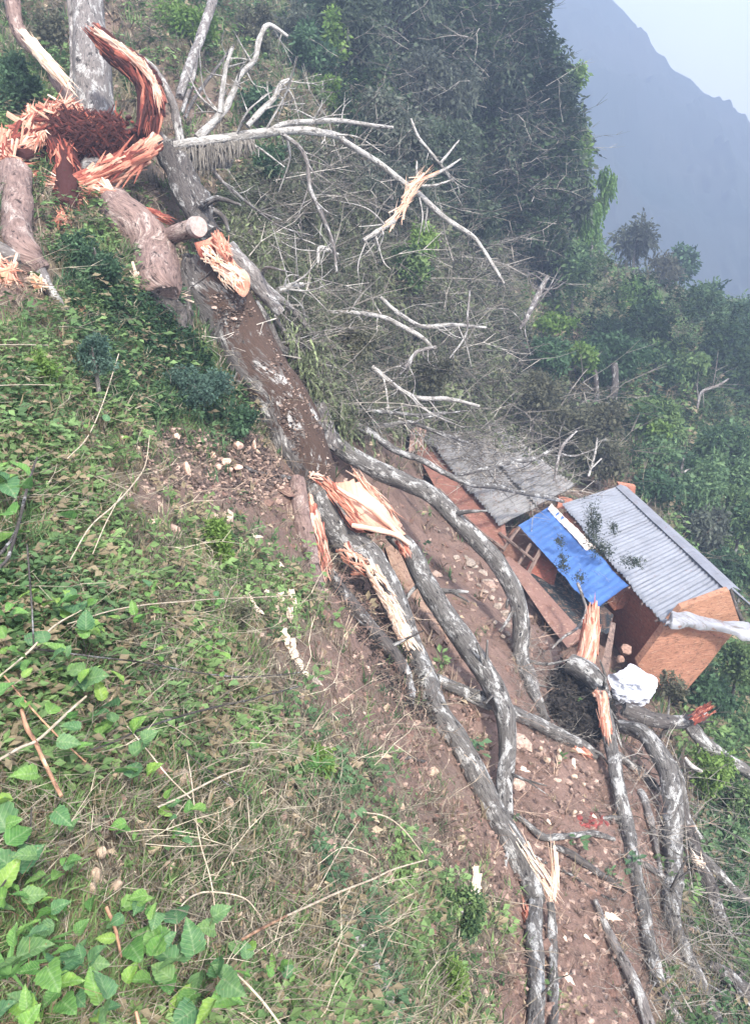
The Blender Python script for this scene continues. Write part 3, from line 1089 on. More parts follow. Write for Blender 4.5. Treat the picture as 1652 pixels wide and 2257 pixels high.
def limb(name, nodes, m='bark', parent=None, sides=12, rough=.19, seed=None, cap='flat', step=.5, flat=1.0, lift=0.0, tint=None, twigs=0, twl=9, **k):
    seed = random.randint(0, 999) if seed is None else seed
    P, R = nodes3(nodes, lift=lift)
    if max(q[2] for q in nodes) < 36:
        R = R * .82
    parts = tube(P, R, sides, rough, seed, cap=cap, step=step, flat=flat)
    if max(q[2] for q in nodes) > 15 and m in ('bark', 'darkbark') and twigs >= 0:
        twigs, twl = max(twigs, 5), min(twl, 3)
    if m == 'trunkbark':                         # moss covers the right-hand upper face
        v, f, t, fc = parts[0]
        n = len(v) // sides
        cen = np.repeat(v.reshape(n, sides, 3).mean(1), sides, 0)
        q = v - cen
        q /= np.linalg.norm(q, axis=1, keepdims=True)
        mm = np.clip(q @ np.array([.86, -.28, .42]) * .62 + .46, 0, 1)
        parts[0] = (v, f, np.c_[mm * .60, mm * 0, mm * 0], fc)
        parts[1] = parts[1][:2] + ((0, 0, 0), parts[1][3])
        parts[2] = parts[2][:2] + ((0, 0, 0), parts[2][3])
    if twigs > 0:
        r = np.random.default_rng(seed + 5)
        Q = catmull(np.c_[P, R], 80)
        for i in range(twigs):
            a = int(r.uniform(.12, .98) * 78)
            T = Q[a + 1, :3] - Q[a, :3]
            T /= np.linalg.norm(T)
            q = Q[a, :3]
            rad = max(Q[a, 3], .008)
            dr = T * r.uniform(.3, 1.0) + dirs0(r) * .9
            dr /= np.linalg.norm(dr)
            if dr @ q > 0:
                dr = dr - 1.2 * (dr @ (q / np.linalg.norm(q))) * q / np.linalg.norm(q)
            L = min(1.6, rad * twl * r.uniform(.5, 2.0))
            b = q + dr * L * .55 + dirs0(r) * L * .12
            c = b + (dr + dirs0(r) * .5) * L * .5
            w = rad * r.uniform(.22, .42)
            parts += tube([q, b, c], [w, w * .7, w * .3], 5, .1, seed + i)
            if r.random() < .6:
                c2 = b + (dr + dirs0(r) * .9) * L * .35
                parts += tube([b, c2], [w * .55, w * .2], 4, .1, seed + i)
    o = build(name, parts, M[m], parent, smooth=True, **k)
    return o


def lerp(a, b, t):
    return np.asarray(a) * (1 - t) + np.asarray(b) * t


def bundle(nodes, n, wpx, seed=0, lenpx=70, out=1.0, lo=.25, hi=.75, thick=.35, spread=1.0, fl=.12):
    """torn fibres along a line of the photograph: overlapping slivers, some lifting off"""
    n, wpx = int(n * 1.6), wpx * .62
    P, R = nodes3(nodes)
    r = np.random.default_rng(seed)
    Q = catmull(np.c_[P, R], 60)
    parts = []
    for k in range(n):
        t = r.uniform(0, 1)
        i = int(t * 50)
        c = Q[i, :3]
        rad = Q[i, 3]
        j = min(59, i + 6)
        T = Q[j, :3] - Q[max(0, j - 9), :3]
        T /= np.linalg.norm(T)
        vd = c / np.linalg.norm(c)
        S_ = np.cross(T, vd)
        S_ /= np.linalg.norm(S_)
        a = r.uniform(-1.25, 1.25)
        off = S_ * math.sin(a) * rad * spread - vd * math.cos(a) * rad * .85 * out
        d = np.linalg.norm(c)
        L = lenpx * d / FOC * r.uniform(.5, 1.4)
        p0 = c + off
        sgn = 1 if r.random() < .8 else -1
        T2 = T * sgn + S_ * r.normal() * fl - vd * r.uniform(-.03, .16) * out
        w = wpx * d / FOC * r.uniform(.4, 1.4)
        v, f, fc = shard(p0 - T2 * L * .4, p0 + T2 * L * .6, w, w * thick, -vd + S_ * math.sin(a), int(r.integers(1e6)))
        g = r.uniform(lo, hi)
        parts.append((v, f, (g, g, g), fc))
    return parts


def blobs(nodes, n, spx, seed=0, lo=.0, hi=.4, sub=2, squash=.7):
    P, R = nodes3(nodes)
    r = np.random.default_rng(seed)
    Q = catmull(np.c_[P, R], 60)
    parts = []
    for k in range(n):
        i = int(r.uniform(0, 59))
        c = Q[i, :3]
        u = r.normal(size=3)
        u /= np.linalg.norm(u)
        if u @ c > 0:
            u = -u
        s = spx * np.linalg.norm(c) / FOC * r.uniform(.5, 1.3)
        v, f = rock(c + u * Q[i, 3] * r.uniform(.2, .9), (s, s * r.uniform(.5, 1), s * squash), int(r.integers(1e6)), sub)
        g = r.uniform(lo, hi)
        parts.append((v, f, (g, g, g), v * 1.0))
    return parts


ft = thing('fallen_tree', at(470, 640, 15.5), 'huge fallen tree with mossy lichen-spotted trunk and orange splintered limbs lying down the slope', 'fallen tree')
TR = [(446, 590, 52, 15.3), (480, 650, 62, 15.2), (520, 730, 66, 15.3), (570, 820, 68, 15.5), (622, 900, 70, 15.7), (655, 970, 64, 15.7), (688, 1040, 50, 15.6), (705, 1085, 34, 15.5)]
limb('trunk', TR, 'trunkbark', ft, 28, .10, 3, step=.18)
limb('limb', [(700, 1070, 32, 15.4), (722, 1130, 35, 15.1), (765, 1190, 36, 14.7), (812, 1235, 34, 14.3), (850, 1290, 30, 13.9), (885, 1370, 27, 13.3), (915, 1440, 25, 12.9), (940, 1500, 24), (965, 1570, 25), (1005, 1630, 26), (1045, 1700, 27), (1085, 1780, 27), (1125, 1850, 27), (1160, 1920, 26), (1180, 1985, 22)], 'bark', ft, 16, .13, 5, step=.4)
limb('limb', [(862, 1175, 22, 14.9), (905, 1215, 27, 14.7), (935, 1280, 28, 14.3), (985, 1360, 29, 13.9), (1040, 1440, 30, 13.4), (1085, 1510, 29, 13.0), (1112, 1575, 27, 12.6), (1118, 1650, 23, 12.2), (1112, 1730, 22, 11.8), (1118, 1800, 18, 11.5)], 'bark', ft, 16, .12, 8, step=.4)
limb('limb', [(650, 860, 26, 16.6), (700, 935, 26, 16.6), (760, 995, 25, 16.6), (830, 1035, 24, 16.8), (900, 1065, 24, 16.8), (950, 1090, 23, 16.8), (1000, 1140, 23, 16.6), (1050, 1190, 23, 16.4), (1095, 1240, 24, 16.1), (1127, 1295, 24, 15.9), (1145, 1350, 23, 15.7), (1146, 1440, 22), (1162, 1500, 15), (1205, 1590, 10)], 'bark', ft, 16, .15, 13, step=.4)
limb('limb', [(655, 1060, 22, 15.7), (662, 1130, 26), (678, 1200, 25), (694, 1270, 22), (705, 1310, 14)], 'purplebark', ft, 12, .15, 15)
limb('limb', [(725, 1265, 18), (765, 1320, 22), (815, 1385, 22), (868, 1445, 20), (900, 1510, 15), (905, 1560, 9)], 'darkbark', ft, 12, .3, 17)
limb('branch', [(720, 880, 9, 16.8), (770, 925, 10, 17.4), (826, 961, 10, 17.8), (870, 992, 10, 18.2), (930, 1015, 9, 18.6), (976, 1041, 8, 18.8), (1036, 1066, 8, 19.2), (1090, 1073, 7, 20.2), (1150, 1086, 6, 21.4), (1206, 1096, 6, 22.5), (1241, 1106, 4, 23)], 'bark', ft, 8, .15, 18)
limb('branch', [(560, 850, 14, 15.2), (530, 835, 16, 14.9), (518, 830, 12, 14.8)], 'trunkbark', ft, 10, .25, 19)
limb('branch', [(700, 890, 20, 16.1), (715, 935, 24, 16.2), (728, 970, 20, 16.3), (742, 990, 8, 16.3)], 'greybark', ft, 12, .2, 20)
limb('branch', [(415, 565, 16, 15.2), (408, 620, 17, 15.0), (412, 680, 15, 14.9), (420, 720, 8, 14.9)], 'darkbark', ft, 10, .2, 22)
# the torn open flare: a broad orange slab with raised rims
fl = []
q = [at(712, 1062, 15.1), at(800, 1062, 15.9), at(893, 1180, 14.7), at(775, 1165, 14.3)]
n = 26
U, Vv = np.meshgrid(np.linspace(0, 1, n), np.linspace(0, 1, n), indexing='ij')
A = quadpt((q[0], q[3], q[2], q[1]), U, Vv)
nr = np.cross(q[2] - q[0], q[1] - q[0])
nr /= np.linalg.norm(nr)
nr = nr if nr @ q[0] < 0 else -nr
hgt = -.30 * np.sin(np.pi * U) * np.sin(np.pi * Vv) + .05 * fbm(np.stack([U * 1.5, Vv * 9, U * 0], -1), 3) + .10 * np.exp(-((Vv - .72 + U * .2) / .06) ** 2)
A = A + hgt[..., None] * nr
idx = np.arange(n * n).reshape(n, n)
f = np.stack([idx[:-1, :-1], idx[1:, :-1], idx[1:, 1:], idx[:-1, 1:]], -1).reshape(-1, 4)
Af = A.reshape(-1, 3)
FCf = np.stack([Vv * 2.2, U * .0, U * 1.2], -1).reshape(-1, 3)
tt = (.42 + .35 * Vv + .10 * np.sin(U * 5))[..., None].repeat(3, -1).reshape(-1, 3)
fl.append((np.vstack([Af, Af - nr * .05]), np.vstack([f, f[:, ::-1] + n * n]), np.vstack([tt, tt]), np.vstack([FCf, FCf])))
rimn = [((700, 1050, 6, 15.1), (745, 1078, 5, 15.2), (800, 1110, 5, 15.2), (850, 1150, 6, 14.9), (898, 1198, 5, 14.5)), ((775, 1158, 5, 14.2), (820, 1166, 6, 14.2), (870, 1178, 6, 14.3), (902, 1200, 5, 14.3)),
        ((785, 1042, 3, 16.2), (800, 1075, 6, 15.9), (835, 1110, 7, 15.5), (880, 1160, 7, 15.0))]
for k, rn_ in enumerate(rimn):
    P, R = nodes3(list(rn_))
    for (v, f_, t_, fc) in tube(P, R, 7, .25, 30 + k):
        fl.append((v, f_, (.85, .85, .85), fc))
fl += bundle([(715, 1065, 10, 15.1), (760, 1110, 14, 15.0), (800, 1160, 10, 14.6)], 26, 9, 5, 60, lo=.35, hi=.75)
fl += bundle([(790, 1050, 4, 15.9), (830, 1095, 10, 15.6), (885, 1165, 9, 14.9)], 26, 8, 6, 70, lo=.55, hi=.95)
fl += bundle([(700, 1040, 5, 15.1), (690, 1048, 8, 15.1), (715, 1052, 5, 15.1)], 8, 12, 7, 26, lo=.8, hi=1)
build('torn_flare', fl, M['torn'], ft, smooth=True)
build('torn_wood', bundle([(678, 1120, 22, 15.0), (688, 1185, 30, 14.7), (700, 1245, 27, 14.3), (710, 1300, 14, 14.0)], 90, 12, 8, 100, 1.25, lo=.3, hi=.9, fl=.05), M['torn'], ft)
build('torn_wood', bundle([(812, 1248, 10, 13.9), (845, 1300, 17, 13.5), (872, 1355, 15, 13.1), (895, 1410, 16, 12.8), (918, 1440, 10, 12.7)], 70, 11, 9, 55, 1.5, lo=.45, hi=1.0, fl=.1), M['cream'], ft)
build('torn_wood', bundle([(1140, 1855, 14, 10.9), (1168, 1900, 20, 10.7), (1198, 1945, 18, 10.5), (1222, 1980, 12, 10.4)], 40, 4, 10, 60, 1.25, lo=.4, hi=1.0, fl=.08, ), M['cream'], ft)
build('torn_wood', bundle([(760, 1215, 12, 14.3), (790, 1245, 18, 14.1), (815, 1265, 8, 13.9)], 26, 9, 11, 40, 1.4, lo=.2, hi=.9, fl=.4), M['torn'], ft)
build('torn_wood', bundle([(880, 1195, 8, 14.5), (898, 1222, 12, 14.4)], 16, 8, 12, 30, 1.7, lo=.25, hi=.6), M['torn'], ft)
build('torn_wood', bundle([(1218, 1880, 5, 10.6), (1222, 1930, 9, 10.5), (1214, 1990, 9, 10.3)], 26, 4, 14, 66, 1.1, lo=.4, hi=1.0, fl=.05), M['cream'], ft)
# bark scars, flakes, chips and crumbs lying on the mossy face
r = np.random.default_rng(3)
TA = np.array(TR, float)
TA[:, 3] = (lambda Q: Q[:, 1] * cp - Q[:, 2] * sp)(nodes3(TR)[0])
for k in range(280):
    u = r.uniform(0, len(TR) - 1.3)
    i = int(u)
    x, y, rad, d = TA[i] * (1 - u + i) + TA[i + 1] * (u - i)
    o_ = r.uniform(-.75, .85)
    x += o_ * rad * .86
    y -= o_ * rad * .50
    d -= rad * d / FOC * math.sqrt(max(0, 1 - o_ * o_)) * .98
    s_ = r.uniform(1.5, 5.5) * d / FOC * (2.0 if r.random() < .10 else 1)
    v, f_ = rock(at(x, y, d), (s_, s_ * .8, s_ * .45), int(k), 1)
    g = r.random()
    build('bark_flake', [(v, f_, lerp((.07, .05, .04), (.50, .38, .32), g ** 2))], M['tint'], ft)


mc = []
for k in range(1500):
    u = r.uniform(0, len(TR) - 1.6)
    i = int(u)
    x, y, rad, d = TA[i] * (1 - u + i) + TA[i + 1] * (u - i)
    o_ = r.uniform(-.35, .92)
    x += o_ * rad * .86
    y -= o_ * rad * .50
    d -= rad * d / FOC * math.sqrt(max(0, 1 - o_ * o_)) * .99
    s_ = r.uniform(1.8, 5.5) * d / FOC
    v, f_ = rock(at(x, y, d), (s_, s_ * .7, s_ * .5), int(k), 1)
    mc.append((v, f_, lerp((.03, .022, .018), (.30, .22, .18), r.random() ** 2)))
build('moss_crumbs', mc, M['tint'], ft, kind='stuff')

# ------------------------------------------------------------------ broken stump at the top left
stp = thing('broken_stump', at(200, 430, 17), 'torn red and orange heartwood of the snapped tree with a curved jagged shell', 'tree stump')
core = []
for rn_, sd in (([(120, 300, 30, 16.6), (190, 320, 62, 17.0), (260, 330, 50, 16.9), (310, 310, 30, 16.8)], 1), ([(20, 345, 34, 15.8), (70, 340, 40, 16.2), (130, 325, 40, 16.6)], 2), ([(130, 300, 26, 16.6), (150, 400, 30, 16.2), (140, 460, 20, 15.9)], 3)):
    P, R = nodes3(rn_)
    for (v, f_, t_, fc) in tube(P, R, 26, .42, sd * 5, step=.12):
        core.append((v, f_, (-.25, -.25, -.25), fc))
build('dark_heart', core, M['torn'], stp, smooth=True)
sh = []
P, R = nodes3([(222, 82, 16, 17.0), (262, 122, 26, 17.0), (308, 160, 27, 17.0), (330, 205, 27, 16.9), (332, 255, 26, 16.8), (318, 300, 24, 16.7)])
for (v, f_, t_, fc) in tube(P, R, 16, .22, 41, step=.25):
    sh.append((v, f_, (.0, .0, .0), fc))
sh += bundle([(222, 82, 12, 17.0), (262, 122, 22, 17.0), (308, 160, 24, 17.0), (332, 205, 25, 16.9), (334, 255, 25, 16.8), (320, 310, 22, 16.7)], 220, 7, 42, 64, 1.42, lo=-.15, hi=.42, fl=.06)
sh += bundle([(222, 82, 14, 16.9), (262, 122, 24, 16.9), (308, 160, 26, 16.9), (334, 205, 27, 16.8), (336, 255, 26, 16.7), (322, 305, 24, 16.6)], 50, 15, 55, 75, 1.42, lo=-.15, hi=.45, fl=.05)
sh += bundle([(228, 78, 6, 16.7), (272, 112, 8, 16.7), (318, 150, 8, 16.6), (345, 200, 7, 16.5), (352, 250, 6, 16.4)], 100, 6, 43, 48, 1.2, lo=.55, hi=1.0, fl=.1)
sh += bundle([(130, 320, 26, 16.0), (150, 400, 30, 15.8), (140, 460, 20, 15.6)], 90, 8, 84, 40, 1.35, lo=.0, hi=.5, fl=.3)
build('curved_shell', sh, M['torn'], stp)
sh = []
sh += bundle([(70, 268, 8, 16.1), (110, 250, 16, 16.1), (155, 240, 14, 16.2), (190, 260, 10, 16.2)], 140, 7, 44, 36, 1.4, lo=.2, hi=.95, fl=.5)
sh += bundle([(70, 250, 8, 16.0), (90, 290, 14, 16.0), (60, 320, 14, 15.8), (10, 340, 14, 15.6)], 120, 7, 45, 36, 1.4, lo=.3, hi=.95, fl=.4)
sh += bundle([(-10, 310, 15, 15.4), (20, 360, 22, 15.4), (60, 390, 18, 15.5), (80, 410, 8, 15.5)], 140, 8, 46, 36, 1.4, lo=.15, hi=.85, fl=.6)
build('jagged_rim', sh, M['torn'], stp)
sh = bundle([(330, 322, 12, 16.2), (290, 355, 20, 16.0), (240, 380, 22, 15.9), (190, 405, 22, 15.8), (140, 420, 22, 15.8), (105, 400, 12, 15.8)], 240, 8, 47, 60, 1.3, lo=.35, hi=.95, fl=.18)
sh += bundle([(180, 400, 16, 15.8), (160, 440, 16, 15.7), (140, 480, 12, 15.6), (125, 495, 6, 15.6)], 100, 6, 48, 36, 1.3, lo=.3, hi=.8, fl=.5)
build('jagged_rim', sh, M['torn'], stp)
build('heartwood_slab', bundle([(110, 275, 30, 16.1), (200, 300, 50, 16.2), (300, 300, 40, 16.2)], 150, 8, 56, 24, 1.12, lo=-.45, hi=.12, fl=.9) + bundle([(330, 322, 14, 16.1), (290, 355, 22, 15.9), (240, 380, 24, 15.8), (190, 405, 24, 15.7), (140, 420, 24, 15.7)], 34, 17, 57, 80, 1.1, lo=.2, hi=.7, fl=.2) + bundle([(0, 330, 22, 15.4), (70, 280, 22, 15.9), (160, 245, 16, 16.1)], 40, 14, 58, 44, 1.1, lo=.1, hi=.7, fl=.5), M['torn'], stp)
build('crumbled_heartwood', blobs([(120, 290, 30, 16.3), (200, 300, 46, 16.3), (290, 280, 32, 16.3)], 60, 7, 49, -.25, .3), M['torn'], stp)
build('crumbled_heartwood', bundle([(100, 270, 26, 16.2), (200, 305, 52, 16.3), (310, 300, 40, 16.3)], 700, 6, 50, 17, 1.1, lo=-.3, hi=.42, fl=.9), M['torn'], stp)
limb('root_leg', [(30, 385, 36, 15.5), (36, 450, 34, 15.2), (38, 510, 32, 14.6), (50, 560, 36, 14.0), (90, 600, 22)], 'purplebark', stp, 16, .2, 51, step=.3)
limb('root_leg', [(-20, 545, 26, 13.6), (30, 570, 24, 13.5), (80, 590, 20, 13.4), (110, 640, 14), (150, 690, 8)], 'greybark', stp, 12, .25, 52)
build('torn_root', bundle([(-10, 575, 14, 12.9), (15, 600, 24, 12.8), (30, 625, 12, 12.8)], 40, 11, 53, 34, 1.3, lo=.4, hi=.9, fl=.4), M['torn'], stp)
build('torn_root', bundle([(70, 610, 10, 12.6), (85, 620, 14, 12.6), (95, 635, 8, 12.6)], 26, 9, 54, 26, 1.3, lo=.6, hi=1, fl=.4), M['cream'], stp)
# lower length of the trunk between stump and log, with a sawn stub and a jagged hollow end
lt = thing('broken_trunk_section', at(320, 560, 15.8), 'pinkish barkless trunk section with white jagged hollow end hanging over the green bush', 'log')
limb('section', [(235, 425, 28, 16.2), (275, 480, 46, 15.8), (325, 530, 54, 15.4), (345, 580, 55, 15.2), (346, 635, 50, 15.1), (350, 655, 40, 15.1)], 'purplebark', lt, 22, .14, 60, step=.25)
limb('stub', [(370, 525, 24, 15.2), (400, 510, 24, 14.9), (432, 500, 24, 14.7)], 'purplebark', lt, 14, .08, 61, twigs=-1)
P, R = nodes3([(430, 501, 23, 14.69), (438, 499, 22, 14.6)])
build('sawn_face', [(v, f_, (.36, .30, .275)) for (v, f_, t_, fc) in tube(P, R, 16, .05, 62)], M['tint'], lt)
build('jagged_end', bundle([(300, 622, 10, 14.7), (335, 635, 14, 14.6), (375, 650, 14, 14.6), (400, 635, 8, 14.6)], 60, 8, 63, 40, 1.3, lo=.75, hi=1.1, fl=.6), M['cream'], lt)
build('jagged_top', bundle([(205, 415, 8, 15.7), (235, 425, 16, 15.6), (262, 445, 12, 15.5)], 44, 11, 64, 46, 1.3, lo=.4, hi=1.0, fl=.3), M['torn'], lt)
build('torn_strip', bundle([(325, 462, 4, 15.2), (355, 478, 8, 15.1), (385, 492, 5, 15.0)], 22, 7, 65, 34, 1.2, lo=.1, hi=.5, fl=.15), M['torn'], lt)
limb('hollow_underside', [(310, 640, 22, 15.3), (350, 655, 26, 15.2), (395, 690, 20, 15.1), (400, 730, 10, 15.2)], 'darkbark', lt, 12, .3, 66)
# split pale face leaning on the top of the log
pf = thing('split_log_face', at(490, 590, 14.9), 'pink and cream freshly split wood face on the upper end of the mossy trunk', 'split log')
q = [(428, 535), (455, 528), (488, 512), (500, 545), (520, 580), (548, 605), (550, 635), (535, 655), (505, 625), (465, 585), (440, 565)]
ptsf = [at(a, b, 14.55 - .0012 * (b - 515)) for a, b in q]
cen = np.mean(ptsf, 0)
fan, rings = [], []
K = 7
for i in range(K + 1):
    s = i / K
    for p in catmull(ptsf + ptsf[:1], 45)[:-1]:
        w = cen * (1 - s) + p * s
        vd = w / np.linalg.norm(w)
        rings.append(w + vd * (.10 * (1 - s) + .10 * float(vnoise(w[None] * 5)[0]) * (s < 1)))
rings = np.array(rings)
idx = np.arange((K + 1) * 44).reshape(K + 1, 44)
f = np.stack([idx[:-1], np.roll(idx[:-1], -1, 1), np.roll(idx[1:], -1, 1), idx[1:]], -1).reshape(-1, 4)
nrr = len(rings)
outer = rings[-44:] + cen / np.linalg.norm(cen) * .35
V_ = np.vstack([rings, outer])
f2 = np.stack([idx[-1], np.roll(idx[-1], -1), np.roll(idx[-1], -1) + 44, idx[-1] + 44], -1)
tp = np.clip(.42 + .45 * vnoise(V_ * 3.0) + .2 * (V_[:, 2] < cen[2]), 0, 1)[:, None].repeat(3, 1)
build('split_face', [(V_, np.vstack([f, f2]), tp)], M['torn'], pf, smooth=True)
build('splinter_tuft', bundle([(478, 524, 8, 14.45), (490, 545, 16, 14.45), (500, 575, 14, 14.45)], 44, 6, 70, 30, 1.1, lo=.3, hi=.7, fl=.3), M['torn'], pf)
build('splinter_tuft', bundle([(450, 550, 8, 14.5), (500, 600, 24, 14.5), (535, 640, 14, 14.5)], 60, 6, 71, 26, 1.0, lo=.3, hi=1.0, fl=.35), M['cream'], pf)
limb('flank_bark', [(440, 562, 14, 15.0), (500, 560, 20, 15.1), (545, 600, 26, 15.2), (585, 650, 20, 15.3), (620, 690, 12, 15.4)], 'greybark', pf, 12, .2, 72)

# ------------------------------------------------------------------ top-left standing and leaning trunks
def tlimb(name, label, cat, nodes, m='bark', group=None, sides=10, rough=.20, kids=(), **k):
    o = limb(name, nodes, m, None, sides, rough, label=label, cat=cat, group=group, **k)
    for kn in kids:
        limb('side_branch', kn, m, o, max(6, sides - 4), rough, step=.7)
    return o


def fix_parent():
    pass


tlimb('standing_trunk', 'upright grey trunk rising behind the torn red stump', 'tree trunk', [(182, -60, 34, 19.5), (190, 40, 36, 19.2), (200, 130, 40, 18.9), (205, 240, 44, 18.6), (215, 330, 46, 18.2), (225, 400, 50, 17.8)], 'greybark', sides=16, rough=.18,
      kids=[[(150, -20, 5, 19.0), (158, 80, 6, 18.8), (160, 160, 7, 18.6), (150, 220, 5, 18.5)]])
tlimb('leaning_trunk', 'dark mossy leaning trunk left of the grey upright one', 'tree trunk', [(15, -60, 18, 18.5), (28, 10, 20, 18.3), (45, 70, 18, 18.1), (95, 130, 16, 17.9), (130, 180, 17, 17.7), (155, 225, 14, 17.6)], 'purplebark', sides=12, rough=.25)
lb = bpy.data.objects[-1] if False else None
build('torn_limb', bundle([(62, 88, 9, 17.4), (95, 125, 13, 17.3), (125, 160, 12, 17.2), (142, 180, 8, 17.2)], 50, 11, 80, 60, 1.3, lo=.45, hi=1.0, fl=.06), M['cream'],
      label='short orange-edged torn limb on the leaning trunk, at the upper left', cat='torn limb')
tlimb('arching_branch', 'thin grey branch arching over the right side of the stump shell', 'branch', [(300, 122, 8, 17.6), (335, 148, 9, 17.4), (362, 185, 9, 17.3), (382, 230, 10, 17.2), (392, 280, 12, 17.2), (400, 330, 14, 17.2)], 'greybark')
tlimb('pale_pole', 'pale slanting bare pole behind the arching branch', 'fallen pole', [(478, -30, 11, 26), (450, 60, 13, 25), (420, 140, 13, 24), (395, 215, 11, 23.3)], 'greybark', kids=[[(440, 95, 5, 24.5), (425, 170, 6, 23.8), (400, 250, 6, 23)]])
tlimb('thin_dark_sapling', 'thin dark sapling crossing the grass beside the pale pole', 'sapling', [(515, 100, 3, 24), (470, 160, 4, 23), (430, 215, 5, 22), (408, 260, 4, 21)], 'darkbark')

# ------------------------------------------------------------------ white branched fallen tree, top centre
wt = thing('white_branched_tree', at(400, 480, 17), 'bare tree with long white branches reaching right above the tangle of twigs', 'tree')
limb('trunk', [(372, 330, 26, 17.3), (395, 370, 34, 17.1), (415, 430, 36, 16.8), (440, 480, 30, 16.5), (470, 520, 22, 16.2)], 'darkbark', wt, 16, .28, 90, step=.3)
limb('trunk', [(345, 300, 18, 17.4), (375, 330, 26, 17.3), (420, 345, 30, 17.3), (470, 350, 22, 17.5), (510, 360, 12, 17.7)], 'greybark', wt, 14, .28, 91)
limb('branch', [(385, 322, 13, 17.0), (430, 314, 13, 17.0), (480, 308, 13, 17.2), (540, 299, 13, 17.5), (590, 292, 12, 17.8), (645, 287, 11, 18.2), (700, 291, 10, 18.6), (745, 300, 9, 19.0), (763, 315, 8, 19.1), (820, 350, 8, 19.6), (880, 395, 8, 20), (925, 430, 8, 20.3), (980, 480, 7, 20.6), (1040, 520, 6, 20.9), (1060, 545, 5, 21), (1080, 575, 5, 21), (1110, 625, 3, 21)], 'palebark', wt, 12, .12, 92, twigs=9, twl=10)
limb('branch', [(590, 289, 7, 17.8), (630, 272, 7, 18), (690, 268, 7, 18.5), (750, 266, 6, 19), (810, 275, 5, 19.5), (865, 281, 4, 20)], 'palebark', wt, 8, .1, 93, twigs=9, twl=10)
limb('branch', [(435, 305, 12, 17.0), (470, 270, 11, 17.1), (495, 240, 10, 17.2), (515, 200, 8, 17.4), (530, 165, 7, 17.5), (562, 130, 7, 17.7), (572, 85, 7, 17.8), (592, 55, 6, 17.9), (635, 80, 4, 18)], 'palebark', wt, 10, .15, 94, twigs=9, twl=10)
limb('branch', [(485, 250, 8, 17.1), (490, 200, 7, 17.1), (498, 150, 6, 17.2), (512, 105, 5, 17.3)], 'palebark', wt, 8, .15, 95, twigs=9, twl=10)
limb('branch', [(545, 278, 8, 17.7), (575, 245, 8, 17.8), (605, 215, 7, 17.9), (620, 185, 7, 18), (640, 176, 5, 18)], 'palebark', wt, 8, .15, 96, twigs=9, twl=10)
limb('branch', [(625, 298, 6, 18.0), (660, 325, 6, 18), (677, 360, 6, 18), (683, 415, 6, 18.1), (703, 460, 6, 18.2), (722, 505, 6, 18.3), (735, 545, 5, 18.4), (742, 600, 3, 18.5)], 'greybark', wt, 8, .1, 97, twigs=9, twl=10)
limb('branch', [(465, 370, 6, 17.2), (490, 400, 5, 17.2), (525, 430, 4, 17.5), (570, 465, 3, 18), (620, 485, 2, 18.5)], 'greybark', wt, 6, .1, 98, twigs=9, twl=10)
limb('branch', [(560, 460, 2, 18), (620, 500, 2, 18.3), (690, 520, 2, 18.8)], 'greybark', wt, 5, .1, twigs=9, twl=10)
# hanging moss and rootlets below the white branch
hm = []
r = np.random.default_rng(5)
for k in range(420):
    x = r.uniform(385, 560)
    y = np.interp(x, [385, 560], [325, 305]) + r.uniform(0, 12)
    d = 16.85 + r.uniform(0, .5)
    L = r.uniform(20, 95) * (1 - (x - 385) / 260)
    a, b = at(x, y, d), at(x + r.normal() * 6, y + L, d)
    v, f_, fc = shard(a, b, .035, .02, V3(0, -1, 0), k)
    g = r.uniform(.5, 1.2)
    hm.append((v, f_, np.array((.17, .155, .135)) * g, fc))
build('hanging_moss', hm, M['tint'], wt, kind='stuff')

